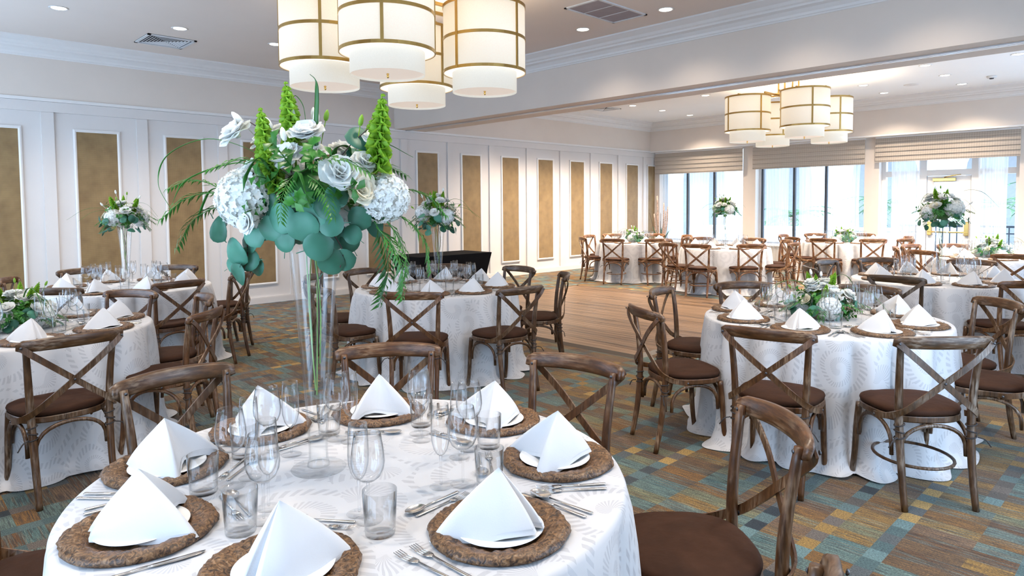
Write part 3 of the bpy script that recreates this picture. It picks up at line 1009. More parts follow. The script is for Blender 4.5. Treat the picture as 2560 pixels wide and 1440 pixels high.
def diffuser(x, y, s, lab, name='ceiling_diffuser'):
    o = empty(name, (x, y, ZC))
    tag(o, lab, 'air vent')
    MB().box(-s, s, -s, s, -0.004, 0.02).build('backing', M['vent_dark'], o)
    fr = MB()
    fr.box(-s, s, -s, -s + .035, -.014, 0); fr.box(-s, s, s - .035, s, -.014, 0); fr.box(-s, -s + .035, -s, s, -.014, 0); fr.box(s - .035, s, -s, s, -.014, 0)
    fr.build('frame', M['vent'], o)
    for q in range(4):
        for k in range(7):
            d = s - 0.06 - k * (s - 0.06) / 7.0
            w = d - 0.01
            mb = MB()
            c, sn = math.cos(q * PI / 2), math.sin(q * PI / 2)
            V = []
            for (uu, vv, z) in ((-w, d, -0.012), (w, d, -0.012), (w - .012, d - .02, -0.002), (-w + .012, d - .02, -0.002), (-w, d + .004, -0.010), (w, d + .004, -0.010)):
                V.append((uu * c - vv * sn, uu * sn + vv * c, z))
            mb.add(V, [(0, 1, 2, 3), (4, 5, 1, 0)])
            mb.build('louver', M['vent'], o)
diffuser(2.96, 9.44, 0.29, 'square white ceiling diffuser with angled louvers above the panelled wall')
diffuser(12.2, 9.5, 0.26, 'small white ceiling diffuser at the beam in the far room')
rg = empty('return_grille', (6.09, 4.72, ZC))
tag(rg, 'long grey perforated return air grille on the ceiling by the beam', 'air vent')
mb = MB()
for (a, b, c, d) in ((-.44, .44, -.24, -.21), (-.44, .44, .21, .24), (-.44, -.41, -.24, .24), (.41, .44, -.24, .24)): mb.box(a, b, c, d, -.012, 0)
mb.build('frame', M['vent'], rg)
for k in range(3):
    MB().box(-.41 + k * .2733 + .004, -.41 + (k + 1) * .2733 - .004, -.21, .21, -.006, 0.0).build('grille_panel', M['grille'], rg)
for k in range(2):
    MB().box(-.41 + (k + 1) * .2733 - .004, -.41 + (k + 1) * .2733 + .004, -.21, .21, -.010, 0).build('divider', M['vent'], rg)
sm = empty('smoke_detector', (14.1, 2.62, ZC))
tag(sm, 'small round white smoke detector on the far ceiling', 'smoke detector')
MB().lathe([(0.075, 0), (0.075, -0.02), (0.06, -0.035)], 20).build('base', M['trim'], sm)
MB().lathe([(0.035, -0.035), (0.03, -0.05), (0.0, -0.052)], 16).build('sensor', M['vent_dark'], sm)
sk_ = empty('ceiling_speaker', (14.0, 3.83, ZC))
tag(sk_, 'round grey flush speaker grille in the far ceiling', 'speaker')
MB().lathe([(0.12, 0.0), (0.12, -0.006), (0.105, -0.009)], 24).build('bezel', M['trim'], sk_)
MB().lathe([(0.105, -0.006), (0.0, -0.010)], 24).build('mesh_cover', M['vent'], sk_)

# ------------------------------------------------------------------ chandeliers
DR = 0.365
def ring_mesh(r, h, t):
    return MB().lathe([(r, -h / 2), (r + t, -h / 2), (r + t, h / 2), (r, h / 2)], 48, smooth=False, close=True)
ZB, ZT = 0.168, 0.757       # outer drum, above the bottom of the inner drum
sh_me = MB().lathe([(DR, ZB), (DR, ZT), (DR - .004, ZT), (DR - .004, ZB)], 56, close=True).mesh('drum_shade', M['shade'])
in_me = MB().lathe([(DR * .79, 0), (DR * .79, ZB + .25), (DR * .79 - .004, ZB + .25), (DR * .79 - .004, 0)], 56, close=True).mesh('inner_drum', M['inner_shade'])
lo_me = MB().lathe([(DR - .004, ZB + .006), (DR * .79, ZB + .006)], 56).mesh('annular_diffuser', M['diffuser'])
di_me = MB().lathe([(DR * .79 - .004, .018), (0.0, .018)], 56)
di_me.f = di_me.f[:56]; di_me.sm = di_me.sm[:56]
di_me = di_me.mesh('bottom_diffuser', M['diffuser'])
lo2 = MB(); lo2.lathe([(DR - .004, ZB + .006), (DR * .79, ZB + .006)], 56); lo2.f = lo2.f[:56]; lo2.sm = lo2.sm[:56]
lo_me = lo2.mesh('annular_diffuser', M['annulus'])
band_me = ring_mesh(DR, 0.026, 0.006).mesh('brass_band', M['brass'])
bar_me = MB().bbox(-.012, .012, -.005, .003, ZB, ZT, .001).mesh('brass_bar', M['brass'])
fin_me = MB().lathe([(0.0, -.022), (.008, -.018), (.011, -.008), (.006, 0), (.012, .012), (0.0, .018)], 12).mesh('finial', M['brass_bright'])
def chandelier(pos, zb, rot, label):
    cx = sum(p[0] for p in pos) / 4; cy = sum(p[1] for p in pos) / 4
    o = empty('drum_chandelier', (cx, cy, zb))
    tag(o, label, 'chandelier', 'four-drum chandeliers')
    for k, (x, y) in enumerate(pos):
        d = link('drum_shade', sh_me, o, (x - cx, y - cy, 0))
        link('inner_drum', in_me, d)
        link('annular_diffuser', lo_me, d)
        link('bottom_diffuser', di_me, d)
        link('finial', fin_me, d, (0, 0, .0))
        for z in (ZB + .010, (ZB + ZT) / 2, ZT - .010): link('brass_band', band_me, d, (0, 0, z))
        for q in range(4):
            a = rot[k] + q * PI / 2
            link('brass_bar', bar_me, d, ((DR + .003) * math.cos(a), (DR + .003) * math.sin(a), 0), (0, 0, a + PI / 2))
        l = bpy.data.lights.new('drum_lamp', 'POINT')
        l.energy = DRUM_W * (1.5 if cx > 8 else 1.0)
        l.color = (1.0, 0.80, 0.56)
        l.shadow_soft_size = 0.09
        lo = bpy.data.objects.new('drum_lamp', l)
        COL.objects.link(lo)
        lo.parent = d
        lo.location = (0, 0, ZT - .12)
    H = ZC - zb
    for (dx, dy) in ((-.12, -.12), (.12, -.12), (.12, .12), (-.12, .12)):
        mb = MB(); mb.box(dx - .011, dx + .011, dy - .011, dy + .011, ZT + .02, H); mb.build('rod', M['brass'], o)
    MB().bbox(-.2, .2, -.2, .2, H - .03, H, .004).build('canopy', M['brass'], o)
    ex = (max(p[0] for p in pos) - min(p[0] for p in pos)) / 2
    ey = (max(p[1] for p in pos) - min(p[1] for p in pos)) / 2
    for s in (-.12, .12):
        MB().box(-ex, ex, s - .012, s + .012, ZT + .022, ZT + .05).build('cross_bar', M['brass'], o)
        MB().box(s - .012, s + .012, -ey, ey, ZT + .050, ZT + .078).build('cross_bar', M['brass'], o)
    for (x, y) in pos:
        x -= cx; y -= cy
        mb = MB()
        mb.box(x - .012, x + .012, y - .33, y + .33, ZT - .006, ZT + .022)
        mb.box(x - .33, x + .33, y - .012, y + .012, ZT - .006, ZT + .022)
        mb.build('shade_spider', M['brass'], o)
def bar_rot(x, y, off):
    """angle of the first bar, measured from the direction to the room's near corner"""
    return math.atan2(-y, -x) + off
NP = [(2.91, 5.26), (3.00, 4.45), (4.10, 4.55), (4.12, 5.60)]
chandelier(NP, 2.56, [bar_rot(2.91, 5.26, -.08), bar_rot(3.0, 4.45, -.1), bar_rot(4.1, 4.55, -.70), bar_rot(4.12, 5.6, .75)], 'large brass-banded chandelier of four cream drum shades above the foreground')
FP = [(10.84, 5.42), (10.83, 4.46), (12.03, 5.53), (12.10, 4.56)]
chandelier(FP, 2.58, [bar_rot(10.84, 5.42, .6), bar_rot(10.83, 4.46, .3), bar_rot(12.03, 5.53, .5), bar_rot(12.1, 4.56, .47)], 'brass-banded chandelier of four cream drum shades in the far room')

# ------------------------------------------------------------------ tables, chairs and settings
TOP = 0.765
# name: centre, first azimuth of the eight places, style, words for the labels
T = {
    1: dict(c=(1.04, 1.71), az=7, vase=True, w='foreground vase table'),
    2: dict(c=(0.73, 5.36), az=-3, vase=False, w='low-flower table at the left edge'),
    3: dict(c=(1.92, 7.50), az=4, vase=True, w='vase table by the gold panels'),
    4: dict(c=(3.97, 5.12), az=-1, vase=True, w='vase table before the black table'),
    5: dict(c=(4.70, 1.80), az=9, vase=False, w='low-flower table beside the dance floor'),
    6: dict(c=(7.80, 1.87), az=0, vase=True, w='vase table at the right edge'),
    7: dict(c=(11.5, 8.20), az=14, vase=False, w='far corner low-flower table'),
    8: dict(c=(11.1, 5.95), az=4, vase=True, w='far vase table by the column'),
    9: dict(c=(14.0, 4.95), az=3, vase=False, w='low-flower table by the middle window'),
    10: dict(c=(11.4, 2.05), az=22, vase=False, w='low-flower table before the glazed door'),
}
SECT = ['nearest', 'near-right', 'right', 'far-right', 'farthest', 'far-left', 'left', 'near-left']
def places(t):
    """eight (azimuth, side word) around a table, each side word once"""
    cx, cy = t['c']
    back = math.degrees(math.atan2(-cy, -cx))
    azs = [t['az'] + 45 * k for k in range(8)]
    rel = [((a - back) % 360) for a in azs]
    k0 = min(range(8), key=lambda k: min(rel[k], 360 - rel[k]))
    return [(azs[(k0 + i) % 8], SECT[i]) for i in range(8)]

def in_view(x, y, z0=0.0, z1=0.9, rad=0.35, margin=140):
    for dz in (z0, z1):
        for dx in (-rad, 0, rad):
            p = project((x + dx * CR.x, y + dx * CR.y, dz))
            if p and -margin < p[0] < 2560 + margin and -margin < p[1] < 1440 + margin: return True
    return False

# --- round banquet table and its cloth
tt_me = MB().lathe([(0.0, 0.735), (0.755, 0.735), (0.76, 0.745), (0.76, 0.755), (0.755, 0.760), (0.0, 0.760)], 48).mesh('tabletop', M['table_wood'])
tl_me = MB().sweep([(0.50, 0.0, 0.735), (0.50, 0.0, 0.02), (0.50, 0.0, 0.0)], [0.014, 0.014, 0.016], n=8).mesh('leg', M['leg_metal'])
tf_me = MB().sweep([(0.50, 0.0, 0.35), (-0.50, 0.0, 0.35)], 0.009, n=6).mesh('cross_brace', M['leg_metal'])
def cloth_mesh(seed):
    rnd = random.Random(seed)
    N = 300
    nf = 2 * rnd.randint(8, 10)
    # irregular folds: a warped angle drives a sine
    ph = [rnd.uniform(0, 6.28) for _ in range(6)]
    def fold(a):
        w = a * nf + 1.9 * math.sin(2 * a + ph[0]) + 1.3 * math.sin(3 * a + ph[1])
        amp = 0.62 + 0.38 * math.sin(5 * a + ph[2])
        s = math.sin(w)
        return amp * (2.0 * abs(math.sin(w / 2)) ** 0.8 - 1.15 + 0.16 * math.sin(1.5 * w + ph[4]))
    prof = [(0.0, TOP, 0), (0.25, TOP, 0), (0.50, TOP, 0), (0.70, TOP, 0), (0.755, TOP - 0.0005, 0), (0.765, TOP - 0.004, 0.0), (0.770, TOP - 0.014, 0.03),
            (0.773, 0.70, 0.38), (0.778, 0.60, 0.66), (0.784, 0.48, 0.82), (0.790, 0.35, 0.92), (0.797, 0.22, 0.98), (0.806, 0.11, 1.0), (0.822, 0.045, 1.08), (0.850, 0.014, 1.15), (0.885, 0.006, 1.2)]
    v = []; uv = []
    s_acc = 0.0
    prev = (0.0, TOP)
    for (r, z, am) in prof:
        s_acc += math.hypot(r - prev[0], z - prev[1]); prev = (r, z)
        for k in range(N):
            a = 2 * PI * k / N
            fo = fold(a)
            rr = r + am * (0.074 * fo + 0.008)
            zz = z
            if z < 0.05: zz = z + 0.016 * (0.5 + 0.5 * math.sin(a * 11 + ph[3])) * (0.5 + 0.5 * math.sin(a * 4 + ph[4])) ; rr += 0.030 * math.sin(a * 7 + ph[5]) * (am - 0.9)
            v.append((rr * math.cos(a), rr * math.sin(a), zz))
            uv.append((s_acc * math.cos(a) * 1.0, s_acc * math.sin(a) * 1.0))
    f = []
    for i in range(len(prof) - 1):
        for k in range(N):
            k2 = (k + 1) % N
            if i == 0: f.append((k, N + k, N + k2)) if False else f.append((0 + k, (i + 1) * N + k, (i + 1) * N + k2, 0 + k2))
            else: f.append((i * N + k, (i + 1) * N + k, (i + 1) * N + k2, i * N + k2))
    me = bpy.data.meshes.new('tablecloth')
    me.from_pydata(v, [], f)
    me.polygons.foreach_set('use_smooth', [True] * len(f))
    lay = me.uv_layers.new(name='UVMap')
    idx = np.zeros(len(me.loops), dtype=np.int32)
    me.loops.foreach_get('vertex_index', idx)
    arr = np.array(uv, dtype=np.float32)[idx]
    # skirt: use arc length around the table so that the weave keeps its size
    va = np.array(v, dtype=np.float32)
    lay.data.foreach_set('uv', arr.ravel())
    me.materials.append(M['cloth'])
    me.update()
    return me

# --- cross-back chair; origin on the floor under the seat centre, sitter faces +Y
def seat_outline(s=1.0, n=40):
    out = []
    for k in range(n):
        a = 2 * PI * k / n
        c, sn = math.cos(a), math.sin(a)
        ex = 0.72
        x = math.copysign(abs(c) ** ex, c)
        y = math.copysign(abs(sn) ** ex, sn)
        w = 0.222 + 0.016 * y
        out.append((x * w * s, y * 0.205 * s))
    return out
def make_chair_meshes():
    D = {}
    o1, o0 = seat_outline(1.0), seat_outline(0.78)
    mb = MB()
    def rg(o, z, k=1.0): return [(x * k, y * k, z) for (x, y) in o]
    mb.loft([rg(o0, .424), rg(o1, .424, .985), rg(o1, .430), rg(o1, .452), rg(o1, .457, .985), rg(o0, .457), rg(o0, .424)], smooth=False)
    D['seat_frame'] = mb.mesh('seat_frame', M['oak'])
    mb = MB()
    ou = seat_outline(1.0, 40)
    mb.loft([rg(ou, .4575, .93), rg(ou, .462, .985), rg(ou, .476, 1.005), rg(ou, .487, .985), rg(ou, .494, .92), rg(ou, .499, .72), rg(ou, .502, .4), rg(ou, .503, .03)], cap0=True, cap1=True)
    D['seat_cushion'] = mb.mesh('seat_cushion', M['leather'])
    for s, nm in ((-1, 'rl'), (1, 'rr')):
        P = bez([(s * .178, -.275, 0), (s * .178, -.238, .20), (s * .183, -.215, .44), (s * .190, -.222, .64), (s * .203, -.252, .858)], 5)
        D[nm] = MB().sweep(P, [.0155 + .004 * math.sin(PI * i / (len(P) - 1)) for i in range(len(P))], n=10, up=(0, 1, 0)).mesh('rear_leg', M['oak'])
    for s, nm in ((-1, 'fl'), (1, 'fr')):
        P = bez([(s * .190, .160, .428), (s * .196, .172, .30), (s * .200, .182, .14), (s * .204, .202, 0)], 5)
        D[nm] = MB().sweep(P, [.0185 - .003 * i / (len(P) - 1) for i in range(len(P))], n=10, up=(0, 1, 0)).mesh('front_leg', M['oak'])
    # curved top rail
    rings = []
    m = 20
    for i in range(m + 1):
        t = -1 + 2 * i / m
        x = .243 * t
        y = -.318 + .062 * abs(t) ** 2.2
        hz = .033 * (1 - .12 * t * t) * (1 if abs(t) < .93 else (.90 if abs(t) < .98 else .62))
        zc = .853 + .008 * (1 - t * t)
        nrm = Vector((-t * .45, 1, 0)).normalized()
        sec = []
        for (a, b) in ((-1, -.75), (-.6, -1), (.6, -1), (1, -.75), (1, .75), (.6, 1), (-.6, 1), (-1, .75)):
            p = Vector((x, y, zc)) + nrm * (a * .0125) + Vector((0, 0, b * hz))
            p.y -= b * .006
            sec.append(tuple(p))
        rings.append(sec)
    D['top_rail'] = MB().loft(rings, cap0=True, cap1=True).mesh('top_rail', M['oak_rail'])
    # crossed flat slats that wrap the posts and screw to the seat sides
    for s, nm, off in ((1, 'x1', 0.0), (-1, 'x2', .0085)):
        P = bez([(-s * .232, -.283, .852), (-s * .19, -.296 , .812), (-s * .10, -.292 - off, .735), (0, -.277 - off, .650), (s * .10, -.262 - off, .567), (s * .178, -.246 - off, .505), (s * .222, -.20, .468), (s * .237, -.12, .447), (s * .2375, -.085, .441)], 4)
        ups = []
        for i, p in enumerate(P):
            t = i / (len(P) - 1)
            k = 0 if t < .62 else min(1, (t - .62) / .25)
            u = Vector((s * k, -(1 - k) - .02, 0))
            ups.append(u.normalized())
        D[nm] = MB().sweep(P, .0155, .0040, rect=True, ups=ups).mesh('cross_slat', M['oak'])
    # bentwood arches under the seat
    def arch(a, b, zt=.424, zb=.255, r=.0105):
        a, b = Vector(a), Vector(b)
        P = []
        for i in range(15):
            t = i / 14
            ang = PI * (1 - t)
            q = (a + b) / 2 + (b - a) / 2 * math.cos(ang) * .93
            ht = math.sin(ang) ** .62
            P.append(Vector((q.x, q.y, zb + (zt - r - zb) * ht)))
        return MB().sweep(P, r, n=8, up=(0.3, 0.2, 1)).mesh('arch_brace', M['oak'])
    rl, rr, fl, fr = (-.180, -.205), (.180, -.205), (-.196, .165), (.196, .165)
    D['a1'] = arch((*rl, 0), (*rr, 0)); D['a2'] = arch((-.196, -.19, 0), (-.200, .15, 0)); D['a3'] = arch((.196, -.19, 0), (.200, .15, 0)); D['a4'] = arch((*fl, 0), (*fr, 0))
    P = [(.184 * math.cos(a), -.03 + .205 * math.sin(a), .20) for a in [2 * PI * k / 28 for k in range(29)]]
    D['ring'] = MB().sweep(P, .0085, .0085, n=8, caps=False).mesh('hoop_stretcher', M['oak'])
    for s, nm in ((-1, 't1'), (1, 't2')):
        mb = MB()
        c = Vector((s * .182, -.218, .405))
        for dz, tl in ((0.02, .25), (-.015, -.3), (-.045, .2)):
            mb.sweep([c + Vector((.024 * math.cos(a), .024 * math.sin(a), dz + tl * .024 * math.cos(a))) for a in [2 * PI * k / 12 for k in range(13)]], .0036, n=5, caps=False)
        mb.sweep(bez([c + Vector((s * .02, -.02, -.04)), c + Vector((s * .05, -.035, -.05)), c + Vector((s * .075, -.04, -.085))], 4), .0034, n=5)
        D[nm] = mb.mesh('cushion_tie', M['tie'])
    D['bolt'] = MB().lathe([(0.0, .005), (.004, .0045), (.0065, .002), (.007, 0.0), (.0, 0.0)], 10).mesh('bolt', M['bolt'])
    return D
CM = make_chair_meshes()
BOLTS = [((-.200, -.236, .846), (R_(-90), 0, 0)), ((.200, -.236, .846), (R_(-90), 0, 0)), ((0, -.2905, .650), (R_(90), 0, 0)),
         ((-.232, -.2945, .852), (R_(90), 0, 0)), ((.232, -.2945, .852), (R_(90), 0, 0)), ((-.2415, -.09, .442), (0, R_(-90), 0)), ((.2415, -.09, .442), (0, R_(90), 0)), ((-.184, -.236, .49), (R_(90), 0, 0)), ((.184, -.236, .49), (R_(90), 0, 0))]
def chair(x, y, rz, label, tint, bolts, ring, cush):
    o = empty('cross_back_chair', (x, y, 0), rz)
    tag(o, label, 'chair', 'cross-back chairs around the tables')
    for nm, k in (('seat_frame', 'seat_frame'), ('rear_leg', 'rl'), ('rear_leg', 'rr'), ('front_leg', 'fl'), ('front_leg', 'fr'), ('top_rail', 'top_rail'), ('cross_slat', 'x1'), ('cross_slat', 'x2'),
                  ('arch_brace', 'a1'), ('arch_brace', 'a2'), ('arch_brace', 'a3'), ('arch_brace', 'a4')) + ((('hoop_stretcher', 'ring'),) if ring else ()):
        link(nm, CM[k], o, color=tint)
    link('seat_cushion', CM['seat_cushion'], o, color=cush)
    link('cushion_tie', CM['t1'], o); link('cushion_tie', CM['t2'], o)
    if bolts:
        for p, r in BOLTS: link('bolt', CM['bolt'], o, p, r)
# measured rail positions: table -> {side index near azimuth: (azimuth, rail distance)}; others sit on the regular spots
RAIL = {1: [(97, 1.17), (52, 1.21), (8, 1.15), (-38, 1.26), (-88, 1.235), (142, 1.2)],
        2: [(-88, 1.21), (-45, 1.22), (-5, 1.12), (38, 1.02)],
        3: [(-83, 1.06), (-41, 1.10), (46, 1.0), (100, 1.05), (152, 1.0), (-134, 1.10)],
        4: [(-136, 1.27), (-96, 1.27), (-42, 1.21), (0, 1.10), (100, 1.05), (45, 1.1), (179, 1.22)],
        5: [(-171, 1.27), (-133, 1.26), (-48, 1.15), (148, 1.29), (100, 1.15), (57, 1.06), (3, 1.02)],
        6: [(178, 1.12), (43, 1.22), (-3, 1.25), (128, 1.2), (84, 1.12)],
        7: [(-166, 1.16), (-123, 1.13), (148, 1.10), (100, 1.05), (-66, 1.05)],
        8: [(-172, 1.32), (-131, 1.12), (160, 1.25), (106, 1.02), (-44, 1.1), (-2, 1.05)],
        9: [(-177, 1.21), (-136, 1.15), (148, 1.15), (-62, 1.12), (-105, 1.22)],
        10: [(-158, 1.12), (148, 1.14), (108, 1.16), (72, 1.17), (38, 1.08)]}
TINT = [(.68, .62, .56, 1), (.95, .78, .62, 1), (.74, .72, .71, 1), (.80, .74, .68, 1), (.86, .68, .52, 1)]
crnd = random.Random(11)
for ti, t in T.items():
    cx, cy = t['c']
    far = ti in (7, 8, 9, 10)
    for az, side in places(t):
        best = None
        for (a, r) in RAIL[ti]:
            d = abs((a - az + 180) % 360 - 180)
            if d < 22.5: best = (a, r)
        a, r = best if best else (az, 1.19)
        ar = R_(a)
        rs = r - .262
        x, y = cx + rs * math.cos(ar), cy + rs * math.sin(ar)
        if math.hypot(x, y) < .55 or not in_view(x, y): continue
        tint = TINT[crnd.randrange(5)]
        if ti == 6: tint = (.62, .67, .72, 1) if side in ('nearest', 'near-left', 'left') else tint
        if far: tint = (1.45, 1.18, .90, 1)  # warm brightness of the far room put into the wood tint
        cush = (1, 1, 1, 1)
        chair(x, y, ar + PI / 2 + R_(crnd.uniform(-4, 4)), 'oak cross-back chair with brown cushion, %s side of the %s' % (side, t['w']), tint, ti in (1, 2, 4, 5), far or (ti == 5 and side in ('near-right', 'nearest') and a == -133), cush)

# --- tableware meshes
def charger_mesh():
    prof = [(0.0, .006), (.06, .006), (.108, .007), (.118, .013), (.128, .017), (.143, .021), (.156, .021), (.165, .017), (.170, .009), (.166, .002), (.10, 0.0), (0.0, 0.0)]
    N = 120
    rnd = random.Random(2)
    v = []; f = []
    for i, (r, z) in enumerate(prof):
        for k in range(N):
            a = 2 * PI * k / N
            dr = dz = 0
            if 3 <= i <= 8:
                sc = math.sin(a * 12) * .0022 + math.sin(a * 6 + 1) * .0018
                dr = sc * (1 if i >= 6 else .4) + rnd.uniform(-.0010, .0010) + (.0012 if (k % 3 == 0 and i in (7, 8)) else 0)
                dz = rnd.uniform(-.0026, .0030) * (1 if i < 8 else .5) + .002 * math.sin(a * 12 + i * 1.3)
            v.append(((r + dr) * math.cos(a), (r + dr) * math.sin(a), z + dz))
    for i in range(len(prof) - 1):
        for k in range(N):
            k2 = (k + 1) % N
            f.append((i * N + k, i * N + k2, (i + 1) * N + k2, (i + 1) * N + k)[::-1])
    return MB().add(v, f, True).mesh('charger_plate', M['charger'])
charger_me = charger_mesh()
plate_me = MB().lathe([(0.0, .003), (.055, .003), (.068, .006), (.095, .011), (.1065, .0125), (.1075, .0135), (.1065, .0145), (.094, .0135), (.066, .0085), (.054, .006), (0.0, .006)][::-1], 48).mesh('dinner_plate', M['porcelain'])
def napkin_mesh(seed):
    rnd = random.Random(seed)
    base = [(-.004, -.060), (-.010, -.086), (-.022, -.084), (-.050, -.040), (-.074, .010), (-.094, .062), (-.102, .082), (-.096, .092), (-.084, .088), (-.050, .066), (-.02, .050), (0, .046), (.02, .050), (.050, .066), (.084, .088), (.096, .092), (.102, .082), (.094, .062), (.074, .010), (.050, -.040), (.022, -.084), (.010, -.086), (.004, -.060)]
    base = [(1.22 * x * rnd.uniform(.96, 1.05), 1.26 * y * rnd.uniform(.97, 1.04)) for x, y in base]
    apex = (rnd.uniform(-.006, .006), -.004 + rnd.uniform(-.01, .01))
    Hh = .136 * rnd.uniform(.95, 1.06)
    rings = []
    for i in range(12):
        t = i / 11
        k = (1 - t) ** .93
        row = []
        for (x, y) in base:
            bul = 1 + .10 * math.sin(PI * t) * (1 if y < .05 else .3)
            z = Hh * t + (0.008 * (1 - t) ** 3 * math.sin(30 * x + seed)) - (.010 * (1 - t) ** 4 if abs(x) > .08 else 0)
            row.append((apex[0] * t + x * k * bul, apex[1] * t + y * k * bul, z))
        rings.append(row)
    mb = MB()
    mb.loft(rings, smooth=True, cap1=True)
    # turned-in hem so the linen shows a thickness at its foot
    mb.loft([rings[0], [(x * .97, y * .97, z + .001) for x, y, z in rings[0]], [(x * .95, y * .95, z + .012) for x, y, z in rings[0]]], smooth=True)
    return mb.mesh('napkin', M['napkin'])
napkin_mes = [napkin_mesh(k) for k in range(5)]
def shell(prof, t):
    """closed lathe profile of a thin wall from an outer profile"""
    inner = []
    for i, (r, z) in enumerate(prof):
        inner.append((max(0.0, r - t), z + (t if i == 0 else 0)))
    return prof + inner[::-1]
wine_bowl = [(.004, .098), (.018, .102), (.032, .114), (.040, .132), (.0425, .150), (.0405, .175), (.0365, .200), (.033, .222)]
flute_bowl = [(.004, .088), (.012, .094), (.020, .108), (.0255, .130), (.027, .155), (.026, .19), (.0235, .235)]
def goblet(bowl, stem_z, foot_r, nm):
    D = []
    D.append(('bowl', MB().lathe(shell(bowl, .0012), 28, close=True).mesh(nm + '_bowl', M['glass'])))
    D.append(('stem', MB().lathe([(.0034, .006), (.003, .03), (.003, stem_z - .02), (.0042, stem_z), (0.0, stem_z)], 10).mesh(nm + '_stem', M['glass'])))
    D.append(('foot', MB().lathe([(0.0, .0), (foot_r - .001, .0), (foot_r, .0012), (foot_r - .002, .0022), (.012, .0040), (.0036, .009), (0.0, .009)], 28).mesh(nm + '_foot', M['glass_foot'])))
    return D
WINE = goblet(wine_bowl, .0985, .036, 'wine')
FLUTE = goblet(flute_bowl, .0885, .032, 'flute')
tumbler_me = MB().lathe([(0.0, 0.0), (.034, 0.0), (.036, .003), (.0415, .108), (.0403, .108), (.0350, .016), (.030, .012), (0.0, .012)], 32).mesh('tumbler', M['glass'])
def whole(D, nm):
    mb = MB()
    for _, me in D:
        mb.add([v.co.copy() for v in me.vertices], [tuple(p.vertices) for p in me.polygons], True)
    return mb.mesh(nm, M['glass'])
wine_one, flute_one = whole(WINE, 'wine_glass'), whole(FLUTE, 'champagne_flute')
# cutlery, lying along +Y with the handle end at y=0
def cutlery():
    D = {}
    def handle(mb, ln, z=.0035):
        mb.sweep([(0, 0, z), (0, .004, z), (0, ln * .55, z), (0, ln, z + .002)], [.0052, .0056, .0042, .0026], [.0016, .0022, .0020, .0016], n=8)
    mb = MB(); handle(mb, .125)
    mb.sweep([(0, .122, .005), (0, .135, .004), (0, .150, .003)], [.003, .010, .0115], [.0012, .001, .001], n=8)
    for k in range(4):
        x = -.0095 + k * .00633
        mb.sweep([(x, .148, .003), (x, .172, .0025), (x * .95, .197, .006)], [.0019, .0017, .001], [.0009, .0009, .0007], n=5)
    D['fork'] = mb.mesh('fork', M['steel'])
    mb = MB(); handle(mb, .10)
    mb.sweep([(0, .098, .005), (.001, .112, .004), (.002, .165, .003), (.0, .205, .003), (-.004, .218, .003)], [.003, .0075, .0095, .008, .0015], [.0014, .0009, .0009, .0008, .0005], n=8)
    D['knife'] = mb.mesh('knife', M['steel'])
    mb = MB(); handle(mb, .135)
    V = []; Fq = []
    for i in range(7):
        t = i / 6
        for k in range(16):
            a = 2 * PI * k / 16
            rr = math.sin(t * PI / 2)
            V.append((rr * .0205 * math.cos(a), .165 + rr * .033 * math.sin(a), .0015 + .0075 * rr * rr + .001))
    for i in range(6):
        for k in range(16):
            k2 = (k + 1) % 16
            Fq.append((i * 16 + k, i * 16 + k2, (i + 1) * 16 + k2, (i + 1) * 16 + k))
    b = len(V)
    V2 = [(x, y, z - .0014) for x, y, z in V]
    mb.add(V + V2, Fq + [tuple(i + b for i in q[::-1]) for q in Fq] + [(6 * 16 + k, 6 * 16 + (k + 1) % 16, b + 6 * 16 + (k + 1) % 16, b + 6 * 16 + k) for k in range(16)], True)
    D['spoon'] = mb.mesh('spoon', M['steel'])
    return D
CU = cutlery()

